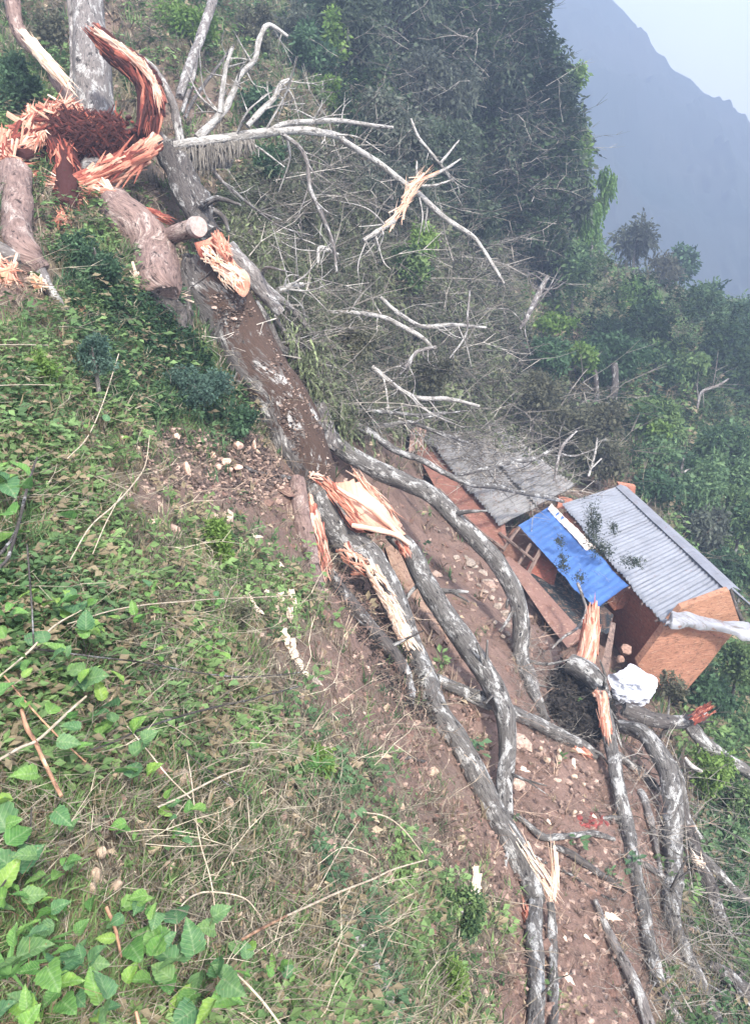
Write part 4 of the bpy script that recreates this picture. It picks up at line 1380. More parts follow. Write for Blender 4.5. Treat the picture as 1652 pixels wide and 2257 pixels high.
# ------------------------------------------------------------------ limbs over the tangle right of the trunk
MID = [
    ('greybark', [(505, 540, 18, 15.6), (545, 590, 20, 15.7), (590, 640, 14, 16), (640, 680, 10, 16.5), (690, 735, 7, 17), (700, 745, 5, 17.2)], 'grey limb running from the split face down into the tangle', []),
    ('greybark', [(560, 665, 12, 16), (590, 710, 12, 16.2), (615, 760, 11, 16.3), (660, 790, 9, 16.6), (725, 800, 7, 17.4)], 'grey root-like limb bending beside the mossy trunk', [[(600, 690, 6, 16), (640, 745, 6, 16.3), (700, 775, 5, 16.8)], [(560, 690, 8, 15.9), (600, 760, 7, 16), (650, 830, 6, 16.2)]]),
    ('palebark', [(680, 683, 6, 19.5), (730, 688, 6, 20), (790, 690, 6, 20.5), (845, 700, 6, 21), (890, 722, 6, 21.3), (930, 745, 6, 21.5), (955, 770, 5, 21.6)], 'pale thin branch reaching right from the trunk over green undergrowth', []),
    ('palebark', [(838, 655, 5, 22), (870, 685, 6, 22), (905, 708, 6, 22.3), (935, 720, 6, 22.6), (1000, 716, 5, 23.2), (1070, 722, 3, 24)], 'white branch lying level in the middle of the twigs', []),
    ('palebark', [(820, 808, 7, 18.8), (850, 835, 8, 18.8), (885, 862, 7, 18.9), (925, 878, 6, 19.1), (990, 880, 6, 19.8), (1055, 895, 4, 20.4)], 'long white branch above the weathered roof', [[(905, 870, 5, 18.9), (940, 905, 4, 19.2), (1000, 935, 3, 19.8)], [(880, 860, 4, 18.8), (860, 840, 3, 18.6)]]),
    ('bark', [(735, 885, 8, 17.3), (790, 903, 6, 17.8), (850, 908, 5, 18.3), (920, 915, 5, 18.8), (980, 910, 4, 19.4)], 'thin white branch crossing just above the shed wall', []),
    ('bark', [(800, 935, 7, 18), (850, 938, 6, 18.5), (900, 930, 6, 18.8), (950, 948, 5, 19.4), (1000, 965, 5, 20), (1030, 975, 3, 20.5)], 'white-spotted branch over the corner of the weathered roof', [[(905, 932, 3, 18.8), (960, 915, 3, 19), (1030, 905, 2, 19.5)]]),
    ('bark', [(1010, 1046, 6, 21), (1060, 1035, 6, 21.5), (1120, 1020, 6, 22.2), (1175, 1012, 5, 23), (1215, 990, 4, 23.5)], 'pale branch lying straight across the weathered roof', []),
    ('greybark', [(960, 765, 5, 21.5), (920, 775, 5, 21.3), (900, 800, 6, 21.1), (880, 825, 3, 21)], 'short curved white branch hooking down between twigs', []),
    ('palebark', [(870, 485, 7, 20), (840, 505, 7, 20), (800, 530, 6, 19.8)], 'short pale branch below the splintered fork', []),
    ('greybark', [(1035, 640, 2.5, 22), (1030, 690, 3, 22), (1025, 740, 3, 22), (990, 790, 2, 22)], 'thin upright bare stick in the twigs', []),
    ('palebark', [(905, 262, 3, 21), (920, 300, 4, 21), (948, 335, 4, 21), (980, 375, 4, 21), (998, 400, 4, 21)], 'thin white stem slanting over the dark trees', []),
    ('palebark', [(745, 562, 5, 18.5), (705, 545, 5, 18.4), (700, 580, 4, 18.4)], 'short curled bare branch left of the hanging stems', []),
    ('palebark', [(612, 640, 9, 16.5), (640, 632, 9, 16.8), (668, 628, 6, 17)], 'short whitish log stub pointing right', []),
    ('greybark', [(1535, 900, 3, 30), (1545, 865, 4, 30), (1580, 850, 4, 30), (1605, 835, 2, 30)], 'pale bent snag among the green trees at the right', []),
    ('greybark', [(1145, 725, 5, 26), (1160, 700, 7, 26), (1180, 660, 8, 27), (1205, 610, 6, 27)], 'dark leaning bush stem by the bright green bank', []),
    ('greybark', [(1220, 1060, 3, 23), (1232, 1000, 4, 23.3), (1245, 975, 4, 23.5), (1270, 950, 2, 24)], 'thin branch standing up behind the weathered roof corner', [[(1235, 1000, 2, 23.3), (1265, 1005, 2, 23.5), (1310, 990, 1.5, 24)]]),
    ('palebark', [(1296, 1050, 3, 22), (1310, 1000, 3, 22.2), (1315, 965, 2, 22.3)], 'pale twig standing in front of the bushes over the zinc roof', [[(1300, 1035, 2, 22), (1325, 1010, 2, 22)]]),
]
for m_, nn_, lab, kids in MID:
    tlimb('branch', lab, 'branch', nn_, m_, group='bare branches in the tangle', sides=8, kids=kids, twigs=8, twl=14)
fk = thing('splintered_fork', at(915, 425, 20), 'splintered white fork of a branch in front of the dark trees', 'broken branch')
build('splinters', bundle([(860, 490, 5, 20), (890, 450, 7, 20), (918, 405, 9, 20), (960, 385, 4, 20)], 34, 4.5, 100, 60, 1.2, lo=.2, hi=.8, fl=.25), M['cream'], fk)
limb('prong', [(915, 402, 6, 20), (950, 388, 5, 20.2), (985, 370, 4, 20.4), (1015, 350, 2, 20.6)], 'palebark', fk, 6)
limb('prong', [(920, 405, 5, 20), (918, 380, 4, 20), (918, 355, 2, 20)], 'palebark', fk, 6)
limb('prong', [(970, 360, 4, 20.4), (990, 335, 3, 20.5), (1012, 308, 2, 20.6)], 'palebark', fk, 6)
limb('prong', [(930, 410, 4, 20), (960, 408, 4, 20), (1000, 395, 2, 20)], 'palebark', fk, 6)

# ------------------------------------------------------------------ log pile, bottom right
LOGS = [
    ('log', 'bark', [(960, 1498, 15), (1000, 1515, 17), (1055, 1538, 18), (1110, 1562, 18), (1160, 1585, 18), (1215, 1610, 19), (1265, 1635, 18), (1310, 1665, 15)], 'grey log lying crosswise beneath the two long limbs on the yard'),
    ('log', 'bark', [(1255, 1460, 26, 15.6), (1290, 1480, 28, 15.4), (1318, 1510, 24, 15.2), (1335, 1545, 16, 15)], 'thick pale log end leading from the pink stub into the dark pile'),
    ('log', 'bark', [(1330, 1545, 14, 14.8), (1338, 1600, 18, 14.4), (1348, 1660, 18, 14), (1362, 1740, 19, 13.5), (1378, 1810, 19, 13), (1392, 1880, 18, 12.6), (1408, 1960, 17, 12.1), (1424, 2040, 17, 11.6), (1438, 2110, 18, 11.1), (1462, 2190, 13, 10.7), (1520, 2290, 8, 10.2)], 'long slim log with orange torn top running down the yard'),
    ('log', 'darkbark', [(1372, 1562, 18, 16), (1420, 1582, 21, 16), (1480, 1592, 20, 16.2), (1520, 1588, 18, 16.4), (1550, 1570, 16, 16.5)], 'dark log pointing right under the mud house'),
    ('log', 'bark', [(1510, 1590, 16, 16.4), (1545, 1630, 18, 16.2), (1590, 1665, 17, 16.3), (1660, 1710, 15, 16.4), (1720, 1740, 14, 16.4)], 'grey log running off the right edge below the orange cut end'),
    ('log', 'bark', [(1365, 1600, 18, 15.5), (1415, 1615, 22, 15), (1448, 1660, 25, 14.6), (1475, 1715, 26, 14.2), (1482, 1790, 25, 13.7), (1480, 1860, 25, 13.2), (1484, 1930, 26, 12.8), (1478, 1990, 25, 12.5), (1490, 2050, 19, 12.1), (1525, 2130, 17, 11.7), (1560, 2200, 14, 11.3), (1600, 2290, 11, 10.9)], 'thickest grey log of the right-hand pile, bending twice'),
    ('log', 'darkbark', [(1478, 1750, 14, 14), (1520, 1840, 17, 13.6), (1548, 1920, 20, 13.2), (1575, 1990, 18, 12.9), (1600, 2050, 14, 12.6), (1618, 2110, 8, 12.4)], 'dark blotchy log right of the thickest one'),
    ('log', 'bark', [(1525, 1865, 9, 13.4), (1565, 1905, 12, 13.4), (1610, 1955, 12, 13.3), (1670, 2015, 11, 13.2)], 'spotted thin log sloping to the right edge'),
    ('log', 'bark', [(1486, 1680, 5, 14.6), (1500, 1720, 9, 14.4), (1515, 1800, 9, 14.2), (1545, 1850, 8, 14)], 'pale narrow log lying alongside the pile at its right'),
    ('log', 'darkbark', [(1560, 2125, 12, 11.8), (1600, 2150, 22, 11.7), (1640, 2190, 28, 11.6), (1690, 2230, 28, 11.5)], 'dark log end in the bottom right corner'),
    ('log', 'bark', [(1180, 1985, 20), (1174, 2050, 23), (1178, 2110, 24), (1182, 2180, 24), (1180, 2260, 23), (1178, 2320, 20)], 'stout grey log running off the bottom edge below the splintered fork'),
    ('log', 'bark', [(1212, 1990, 10, 10.2), (1216, 2060, 13, 10), (1218, 2130, 13, 9.8), (1220, 2200, 13, 9.5), (1216, 2290, 12, 9.2)], 'slim grey log beside the stout one at the bottom edge'),
    ('log', 'greybark', [(1310, 1985, 8), (1330, 2030, 9), (1355, 2085, 13), (1385, 2140, 16), (1410, 2200, 17), (1440, 2290, 16)], 'moss-grey log with frayed end on the lower yard'),
    ('log', 'palebark', [(748, 2010, 10), (775, 2055, 14), (810, 2110, 15), (845, 2170, 14), (868, 2240, 11), (880, 2290, 9)], 'pale half-buried log in the herbs at the lower centre'),
    ('branch', 'bark', [(1356, 1660, 9), (1395, 1690, 10), (1430, 1720, 11), (1455, 1748, 8)], 'short pale log with a torn grain between the two long ones'),
    ('branch', 'greybark', [(1412, 1745, 11), (1425, 1780, 11), (1438, 1830, 8), (1448, 1880, 6), (1456, 1925, 5)], 'bent stick standing in the gap of the pile'),
    ('branch', 'greybark', [(1398, 1895, 8), (1425, 1908, 8), (1465, 1935, 7)], 'greenish stick lying between slim and thick logs'),
    ('branch', 'bark', [(1135, 1795, 7), (1165, 1820, 9), (1200, 1845, 10), (1260, 1842, 8), (1310, 1838, 8), (1352, 1850, 6)], 'lichen-grey branch lying across the yard below the red patch'),
    ('branch', 'darkbark', [(1210, 1862, 7), (1255, 1880, 9), (1290, 1905, 10), (1335, 1935, 9), (1378, 1965, 6)], 'dark ragged branch lying on the lower yard'),
    ('branch', 'darkbark', [(1120, 1840, 5), (1180, 1890, 5), (1260, 1930, 4), (1330, 1975, 3), (1365, 1985, 3)], 'thin dark stick across the yard'),
    ('branch', 'greybark', [(1150, 1430, 8), (1170, 1480, 10), (1185, 1530, 9), (1205, 1590, 8)], 'broken dark branch under the end of the curved limb'),
    ('branch', 'palebark', [(1338, 1300, 3, 17.6), (1325, 1340, 4, 17.4), (1280, 1290, 4, 17.9), ], 'x'),
    ('branch', 'palebark', [(1508, 1670, 4, 15), (1525, 1690, 7, 14.9), (1545, 1700, 5, 14.9)], 'short white stub among green leaves at right'),
    ('branch', 'bark', [(1498, 2010, 5, 12.3), (1525, 2040, 7, 12.2), (1550, 2060, 6, 12.2)], 'short spotted stick across the dark log'),
    ('branch', 'darkbark', [(1510, 2160, 4, 11.5), (1560, 2175, 5, 11.4), (1620, 2190, 4, 11.4)], 'thin stick near the bottom right corner'),
    ('branch', 'greybark', [(1560, 1985, 3, 13), (1610, 2030, 5, 13), (1670, 2080, 6, 13)], 'thin grey stick at the right edge'),
    ('branch', 'darkbark', [(868, 1668, 4), (905, 1672, 6), (940, 1680, 4)], 'short reddish stick on the slope above the yard'),
    ('branch', 'darkbark', [(640, 1055, 8), (560, 1040, 6), (520, 1010, 4)], 'dark root stub left of the trunk base'),
]
logs = {}
for nm, m_, nn_, lab in LOGS:
    if lab == 'x':
        continue
    big = max(q[2] for q in nn_) > 12
    logs[lab] = tlimb(nm, lab, nm, nn_, m_, group='broken logs and branches below the trunk' if nm == 'branch' else 'logs of the fallen tree', sides=16 if big else 9, rough=.21)


def add_torn(key, nodes, n, w, seed, L, m_='torn', **k):
    o = logs[key]
    build('torn_end', bundle(nodes, n, w, seed, L, **k), M[m_], o)


add_torn('long slim log with orange torn top running down the yard', [(1328, 1545, 9, 14.5), (1332, 1580, 12, 14.3), (1336, 1620, 12, 14.1)], 40, 8, 110, 50, fl=.1, out=1.3, lo=.4, hi=.9)
add_torn('dark log pointing right under the mud house', [(1528, 1585, 12, 16), (1550, 1570, 14, 16), (1568, 1558, 10, 16)], 44, 6, 111, 20, fl=.12, out=1.05, lo=.15, hi=.5)
add_torn('grey log lying crosswise beneath the two long limbs on the yard', [(1268, 1650, 5), (1290, 1660, 8), (1312, 1672, 6)], 22, 6, 112, 34, fl=.2, out=1.6, lo=.4, hi=.8)
add_torn('thick pale log end leading from the pink stub into the dark pile', [(1318, 1530, 9, 14.7), (1332, 1550, 10, 14.6)], 18, 8, 113, 24, fl=.3, out=1.3, lo=.3, hi=.9)
add_torn('dark blotchy log right of the thickest one', [(1530, 1890, 6, 13), (1545, 1905, 7, 12.9)], 14, 6, 114, 24, fl=.4, out=1.3, lo=.7, hi=1, m_='cream')
add_torn('moss-grey log with frayed end on the lower yard', [(1322, 2030, 4), (1345, 2025, 5), (1365, 2022, 3)], 12, 5, 115, 24, fl=.3, out=1.3, lo=.7, hi=1, m_='cream')
add_torn('stout grey log running off the bottom edge below the splintered fork', [(1150, 1990, 6), (1165, 2030, 10), (1170, 2060, 5)], 20, 7, 116, 40, fl=.1, out=1.6, lo=.3, hi=.8)
build('torn_stub', bundle([(1305, 1352, 9, 16.4), (1302, 1390, 17, 16.3), (1296, 1430, 19, 16.1), (1290, 1450, 16, 16)], 90, 10, 120, 60, 1.1, lo=.35, hi=.85, fl=.06)
      + tube(*nodes3([(1308, 1348, 9, 16.6), (1302, 1390, 19, 16.5), (1295, 1440, 21, 16.3)]), 12, .15, 4), M['torn'],
      label='upright pink barkless stub beside the blue roof corner', cat='broken stub')
tlimb('thin_branch', 'thin pale curved branch in front of the dark opening under the blue roof', 'branch', [(1272, 1285, 4, 18.0), (1285, 1320, 4, 17.7), (1290, 1350, 4, 17.4), (1270, 1385, 4, 17.0), (1240, 1405, 4, 16.6), (1215, 1430, 3, 16.4)], 'greybark', sides=7)
# leafy sprigs lying on the roofs
def leaf_t(w=.3, fold=.1, droop=.2):
    v = np.array([(0, 0, 0), (-w, .45, fold), (0, .45, 0), (w, .45, fold), (0, 1, -droop)])
    f = np.array([(0, 2, 1, 1), (0, 3, 2, 2)])
    v = np.array([(0, 0, 0), (w, .45, fold), (0, 1, -droop), (-w, .45, fold)])
    return v, np.array([(0, 1, 2, 3)])


LV, LF = leaf_t()
LV2, LF2 = leaf_t(.16, .05, .35)

# ------------------------------------------------------------------ vegetation templates
def dirs(n, r):
    a = r.normal(size=(n, 3))
    return a / np.linalg.norm(a, axis=1, keepdims=True)


def blade(p, t, L, w, droop, r):
    """bent grass blade: 2 quads"""
    t = t / np.linalg.norm(t)
    s = np.cross(t, [0, 0, 1.0]) + np.array([1e-4, 0, 0])
    s /= np.linalg.norm(s)
    a, b = p + t * L * .5, p + t * L + np.array([t[0], t[1], -1]) * L * droop
    v = np.array([p - s * w * .5, p + s * w * .5, a - s * w * .4, a + s * w * .4, b - s * w * .05, b + s * w * .05])
    return v, np.array([(0, 1, 3, 2), (2, 3, 5, 4)])


def merge(ps):
    V, F, o = [], [], 0
    for v, f in ps:
        V.append(v)
        F.append(f + o)
        o += len(v)
    return np.vstack(V), np.vstack(F)


tr = np.random.default_rng(11)
TUFT = []
for k in range(3):
    b = []
    for i in range(8):
        a = tr.uniform(0, 6.28)
        t = np.array([math.cos(a) * tr.uniform(.2, .8), math.sin(a) * tr.uniform(.2, .8), 1.0])
        b.append(blade(np.array([tr.normal() * .12, tr.normal() * .12, -.05]), t, tr.uniform(.6, 1.3), tr.uniform(.05, .10), tr.uniform(.05, .45), tr))
    TUFT.append(merge(b))
HERB = []
for k in range(3):
    b = []
    for i in range(10):
        a = tr.uniform(0, 6.28)
        h = tr.uniform(.1, .9)
        rr_ = tr.uniform(.1, .45)
        p = np.array([math.cos(a) * rr_ * .5, math.sin(a) * rr_ * .5, h])
        L = tr.uniform(.25, .45)
        t = np.array([math.cos(a), math.sin(a), tr.uniform(-.4, .4)])
        s = np.array([-math.sin(a), math.cos(a), tr.uniform(-.4, .4)])
        v = np.array([p, p + t * L * .5 + s * L * .3 + [0, 0, .04], p + t * L, p + t * L * .5 - s * L * .3 + [0, 0, .04]])
        b.append((v, np.array([(0, 1, 2, 3)])))
    HERB.append(merge(b))


def stick(p, q, w):
    p, q = np.asarray(p, float), np.asarray(q, float)
    t = q - p
    s = np.cross(t, [.3, .2, 1.0])
    s /= np.linalg.norm(s)
    u = np.cross(t, s)
    u /= np.linalg.norm(u)
    v = np.array([p + s * w, p - s * w * .5 + u * w * .8, p - s * w * .5 - u * w * .8, q + s * w * .4, q - s * w * .2 + u * w * .3, q - s * w * .2 - u * w * .3])
    return v, np.array([(0, 1, 4, 3), (1, 2, 5, 4), (2, 0, 3, 5)])


TWIG = []
for k in range(4):
    b = []
    p = np.array([0, 0, 0.05])
    d = np.array([1.0, 0, tr.uniform(-.05, .35)])
    for i in range(4):
        q = p + d * .45 + tr.normal(size=3) * .07
        b.append(stick(p, q, .016 * (1 - i * .2)))
        if i < 3 and tr.random() < .9:
            sd_ = d * .4 + tr.normal(size=3) * np.array([.2, .4, .25])
            b.append(stick(q, q + sd_ * .7, .009))
        p = q
        d = d + tr.normal(size=3) * np.array([.1, .25, .15])
    TWIG.append(merge(b))


DRP = []
for k in range(3):                               # hanging strand of narrow leaves
    b = []
    for i in range(9):
        z = -i * .28
        a = tr.uniform(0, 6.28)
        p = np.array([math.sin(i * .5 + k) * .08, math.cos(i * .4) * .08, z])
        t = np.array([math.cos(a) * .35, math.sin(a) * .35, -1.0]) * .62
        s = np.array([-math.sin(a), math.cos(a), 0]) * .13
        b.append((np.array([p, p + t * .4 + s, p + t, p + t * .4 - s]), np.array([(0, 1, 2, 3)])))
    DRP.append(merge(b))
DRPS = DRP


def sample_px(n, x0=-170, x1=1822, y0=-60, y1=2420, r=rng):
    x = r.uniform(x0, x1, n)
    y = r.uniform(y0, y1, n)
    d = gd(x, y)
    P = at(x, y, d)
    ok = (d < 150)
    P = P[ok]
    P[:, 2] = gh(P[:, 0], P[:, 1])
    return P, d[ok], x[ok], y[ok]


def cover(name, temps, n, weight, size, tintf, mt, tilt=.35, seed=1, **k):
    r = np.random.default_rng(seed)
    P, d, x, y = sample_px(n, r=r)
    pl_ = plan(P)
    keep = r.random(len(P)) < np.clip(weight(pl_, P, d, x, y), 0, 1)
    P, d, pl_ = P[keep], d[keep], pl_[keep]
    s = size(d, r)
    t = tintf(P, pl_, r, d)
    parts = []
    w = r.integers(0, len(temps), len(P))
    for j, (tv, tf) in enumerate(temps):
        m = w == j
        if m.sum() == 0:
            continue
        V, F, T = scatter(tv, tf, P[m], r.uniform(0, 6.28, m.sum()), np.abs(r.normal(0, tilt, m.sum())), s[m], t[m], r.uniform(0, 6.28, m.sum()))
        parts.append((V, F, T))
    return build(name, parts, mt, kind='stuff')


def lerp(a, b, t):
    return np.asarray(a) * (1 - t) + np.asarray(b) * t


def green(P, pl_, r, d):
    n = np.clip(vnoise(P * 1.3)[:, None] * .6 + .5 + r.normal(size=(len(P), 1)) * .2, 0, 1)
    c = lerp((.065, .115, .045), (.22, .30, .115), n)
    c = c * np.array((.88, 1.0, .98))
    m = np.clip(vnoise(P * .8 + 9)[:, None] * 1.5, 0, 1)
    c = lerp(c, np.array((.06, .13, .085)) * np.ones_like(c), m * .6)
    dry = r.random((len(P), 1)) < .27
    c = np.where(dry, np.array((.24, .20, .13)), c)
    return c * r.uniform(.7, 1.3, (len(P), 1))


def drab(P, pl_, r, d):
    n = r.random((len(P), 1))
    c = lerp((.085, .075, .058), (.33, .29, .22), n ** 1.8)
    red = np.clip(pl_[:, 3:4] - .55, 0, 1)
    return lerp(c, np.array((.30, .16, .12)) * (0.5 + n), red)


def wh(pl_, P, d, x, y):                         # bare yard keeps little growth
    return np.clip(1 - pl_[:, 2] * 1.05, 0.02, 1)


cover('grass', TUFT, 52000, lambda p, P, d, x, y: (p[:, 0] * 1.0 + .10) * wh(p, P, d, x, y), lambda d, r: .034 * d ** .72 * r.uniform(.5, 1.7, len(d)), green, M['leaf'], seed=21)
cover('low_herbs', HERB, 46000, lambda p, P, d, x, y: (p[:, 0] * 1.1 + .05) * wh(p, P, d, x, y) * (vnoise(P * 1.1 + 5) > -.25), lambda d, r: .036 * d ** .72 * r.uniform(.5, 1.8, len(d)), green, M['leaf'], seed=22)
cover('dry_grass', TUFT, 36000, lambda p, P, d, x, y: (p[:, 1] * .9 + .06) * (1 - .75 * p[:, 2]), lambda d, r: .034 * d ** .72 * r.uniform(.5, 1.6, len(d)), drab, M['tint'], tilt=.7, seed=23)
cover('fallen_twigs', TWIG, 30000, lambda p, P, d, x, y: (p[:, 1] * .85 + .06) * (1 - .6 * p[:, 2]), lambda d, r: .055 * d ** .70 * r.uniform(.4, 2.0, len(d)), lambda P, p, r, d: drab(P, p, r, d) * r.uniform(.6, 1.5, (len(P), 1)), M['tint'], tilt=.25, seed=24)
CHIP = [rock((0, 0, 0), (1, .6, .4), 900 + k, 1) for k in range(3)]
cover('soil_clods', CHIP, 22000, lambda p, P, d, x, y: p[:, 2] * .55 + .06, lambda d, r: .006 * d ** .75 * r.uniform(.4, 2.4, len(d)) * (1 + (r.random(len(d)) < .04) * 1.6),
      lambda P, p, r, d: lerp((.16, .095, .075), (.44, .33, .27), r.random((len(P), 1)) ** 2), M['stone'], seed=25)
LITT = [leaf_t(.3, .15, .1)]
cover('leaf_litter', [(LV, LF)], 26000, lambda p, P, d, x, y: (p[:, 1] * .6 + .2) * (1 - .8 * p[:, 2]), lambda d, r: .018 * d ** .75 * r.uniform(.5, 1.5, len(d)),
      lambda P, p, r, d: lerp((.12, .085, .055), (.42, .34, .24), r.random((len(P), 1))), M['tint'], tilt=1.2, seed=26)


# tangle of twigs and grey-green brush left by the crown of the fallen tree
def inpoly(x, y, poly):
    poly = np.array(poly)
    c = np.zeros(len(x), bool)
    j = len(poly) - 1
    for i in range(len(poly)):
        a, b = poly[i], poly[j]
        k = ((a[1] > y) != (b[1] > y)) & (x < (b[0] - a[0]) * (y - a[1]) / (b[1] - a[1] + 1e-9) + a[0])
        c ^= k
        j = i
    return c


TANGLE = [(480, 430), (640, 330), (760, 330), (900, 440), (1100, 560), (1160, 760), (1260, 900), (1330, 1000), (1260, 1060), (1100, 930), (930, 945), (760, 960), (690, 860), (600, 690), (500, 540)]
ROOFZ = [(930, 930), (1100, 900), (1280, 1060), (1180, 1140), (1080, 1140)]


def tangle(name, temps, n, poly, szpx, tintf, mt, seed, hmax=1.2, k=1.0, tilt=.6, plane=None):
    r = np.random.default_rng(seed)
    pp = np.array(poly)
    x = r.uniform(pp[:, 0].min(), pp[:, 0].max(), n)
    y = r.uniform(pp[:, 1].min(), pp[:, 1].max(), n)
    ok = inpoly(x, y, poly)
    x, y = x[ok], y[ok]
    d = gd(x, y)
    if plane is not None:                        # lying on a roof
        rv = at(x, y, 1.0)
        d = (plane[0] @ plane[1]) / (rv @ plane[1]) - .22
    d = np.minimum(d, 42) - r.random(len(x)) ** 1.6 * hmax - .1
    P = at(x, y, d)
    s = szpx * d / FOC * r.uniform(.4, 1.6, len(x))
    t = tintf(P, np.zeros((len(x), 4)), r, d)
    parts = []
    w = r.integers(0, len(temps), len(P))
    for j, (tv, tf) in enumerate(temps):
        m = w == j
        if m.sum():
            parts.append(scatter(tv, tf, P[m], r.uniform(0, 6.28, m.sum()), np.abs(r.normal(0, tilt, m.sum())), s[m], t[m], r.uniform(0, 6.28, m.sum())))
    return build(name, parts, mt, kind='stuff')


def twc(P, p, r, d):
    n = r.random((len(P), 1))
    return lerp((.07, .062, .052), (.34, .315, .28), n ** 2.2)


def brushc(P, p, r, d):
    n = np.clip(vnoise(P * .7)[:, None] * .7 + .5, 0, 1)
    return lerp((.060, .070, .048), (.15, .18, .095), n) * r.uniform(.6, 1.5, (len(P), 1))


tangle('twig_tangle', TWIG, 22000, TANGLE, 32, twc, M['tint'], 31, 2.2)
tangle('twig_tangle', TWIG, 1300, [(640, 330), (700, 60), (1150, 0), (1290, 300), (1230, 560), (1060, 640), (900, 560)], 46, twc, M['tint'], 32, 9)
tangle('dead_brush', HERB, 15000, TANGLE, 26, brushc, M['leaf'], 33, 1.4)
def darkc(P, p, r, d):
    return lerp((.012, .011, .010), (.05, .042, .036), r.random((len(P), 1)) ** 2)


tangle('shade_brush', HERB, 1500, [(1232, 1478), (1300, 1500), (1345, 1560), (1345, 1625), (1280, 1630), (1215, 1570)], 24, darkc, M['tint'], 41, .5)  # near-black brush, twigs too: shade of the hollow put into its colour
tangle('shade_brush', TWIG, 600, [(1232, 1478), (1300, 1500), (1345, 1560), (1345, 1625), (1280, 1630), (1215, 1570)], 30, darkc, M['tint'], 42, .6)
tangle('broken_twigs', TWIG, 1500, [(640, 1260), (760, 1260), (900, 1480), (980, 1700), (1060, 1860), (980, 1880), (860, 1680), (700, 1480)], 34, lambda P, p, r, d: lerp((.07, .05, .04), (.33, .21, .17), r.random((len(P), 1)) ** 1.5), M['tint'], 43, .35, tilt=.3)
tangle('broken_twigs', TWIG, 900, [(1120, 1380), (1200, 1420), (1290, 1640), (1200, 1640), (1130, 1520)], 30, twc, M['tint'], 44, .3, tilt=.3)
tangle('broken_twigs', TWIG, 1100, [(1340, 1620), (1460, 1640), (1652, 1900), (1652, 2257), (1340, 2257), (1330, 1900)], 34, twc, M['tint'], 45, .1, tilt=.4)
tangle('bark_crumbs', CHIP, 2600, [(260, 930), (580, 960), (640, 1060), (560, 1120), (340, 1060)], 6, lambda P, p, r, d: lerp((.06, .045, .04), (.42, .30, .24), r.random((len(P), 1)) ** 2), M['stone'], 46, .03)
tangle('bark_crumbs', CHIP, 1300, [(700, 1300), (900, 1280), (1130, 1750), (1180, 2050), (960, 1860), (760, 1480)], 6, lambda P, p, r, d: lerp((.08, .055, .045), (.32, .22, .18), r.random((len(P), 1)) ** 2), M['stone'], 47, .03)
tangle('bark_crumbs', CHIP, 500, [(1130, 1600), (1350, 1650), (1400, 2257), (1150, 2257), (1120, 1800)], 6, lambda P, p, r, d: lerp((.12, .08, .065), (.33, .24, .20), r.random((len(P), 1)) ** 2), M['stone'], 48, .03)
def lush(P, p, r, d):
    n = np.clip(vnoise(P * .35)[:, None] * .8 + .5 + r.normal(size=(len(P), 1)) * .15, 0, 1)
    return lerp((.022, .055, .026), (.095, .165, .065), n) * r.uniform(.6, 1.4, (len(P), 1))


SLOPE = [(1300, 560), (1660, 690), (1720, 1500), (1610, 1300), (1400, 1060), (1280, 1040), (1160, 860), (1150, 760), (1240, 640)]
tangle('undergrowth', HERB, 7500, SLOPE, 18, lambda P, p, r, d: lush(P, p, r, d) * .55, M['leaf'], 51, .4)
tangle('undergrowth', HERB, 9000, [(640, -20), (1190, -20), (1280, 300), (1230, 560), (1000, 540), (760, 300)], 24, lambda P, p, r, d: lush(P, p, r, d) * .6, M['leaf'], 52, 2.0)
tangle('undergrowth', HERB, 3500, [(1560, 1500), (1700, 1480), (1700, 2300), (1640, 2257), (1560, 1800)], 22, lush, M['leaf'], 53, .2)
tangle('undergrowth', HERB, 5000, [(140, 560), (300, 640), (440, 760), (540, 930), (330, 930), (180, 850)], 20, lambda P, p, r, d: lush(P, p, r, d) * 1.15, M['leaf'], 54, .3)
tangle('snapped_boughs', TWIG, 1100, TANGLE, 90, lambda P, p, r, d: twc(P, p, r, d) * 1.25, M['tint'], 61, 2.4)
tangle('snapped_boughs', TWIG, 260, [(880, 930), (1090, 890), (1280, 1050), (1200, 1100), (1000, 1000)], 80, lambda P, p, r, d: twc(P, p, r, d) * 1.2, M['tint'], 62, 1.2, tilt=.3)
tangle('snapped_boughs', TWIG, 480, [(1360, 1620), (1652, 1750), (1652, 2257), (1440, 2257), (1400, 1900)], 80, twc, M['tint'], 63, .5, tilt=.3)
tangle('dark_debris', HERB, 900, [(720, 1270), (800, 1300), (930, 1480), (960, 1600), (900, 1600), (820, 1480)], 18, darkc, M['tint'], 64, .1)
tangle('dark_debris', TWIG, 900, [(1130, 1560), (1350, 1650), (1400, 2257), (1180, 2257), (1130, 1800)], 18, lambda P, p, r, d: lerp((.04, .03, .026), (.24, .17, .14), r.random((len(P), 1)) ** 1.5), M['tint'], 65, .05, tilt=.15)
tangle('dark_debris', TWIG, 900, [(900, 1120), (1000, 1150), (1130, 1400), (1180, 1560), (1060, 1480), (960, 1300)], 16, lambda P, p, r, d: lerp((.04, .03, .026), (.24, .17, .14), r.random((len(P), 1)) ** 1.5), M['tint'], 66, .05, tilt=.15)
RP = (WQ[0], wnm)
tangle('roof_litter', TWIG, 700, [(936, 958), (1090, 925), (1262, 1074), (1180, 1120), (1060, 1060)], 60, lambda P, p, r, d: twc(P, p, r, d) * 1.2, M['tint'], 34, .25, tilt=.15, plane=RP)
tangle('roof_litter', TWIG, 900, [(930, 950), (1085, 915), (1262, 1070), (1200, 1085), (1060, 1010)], 30, twc, M['tint'], 35, .25, tilt=.15, plane=RP)
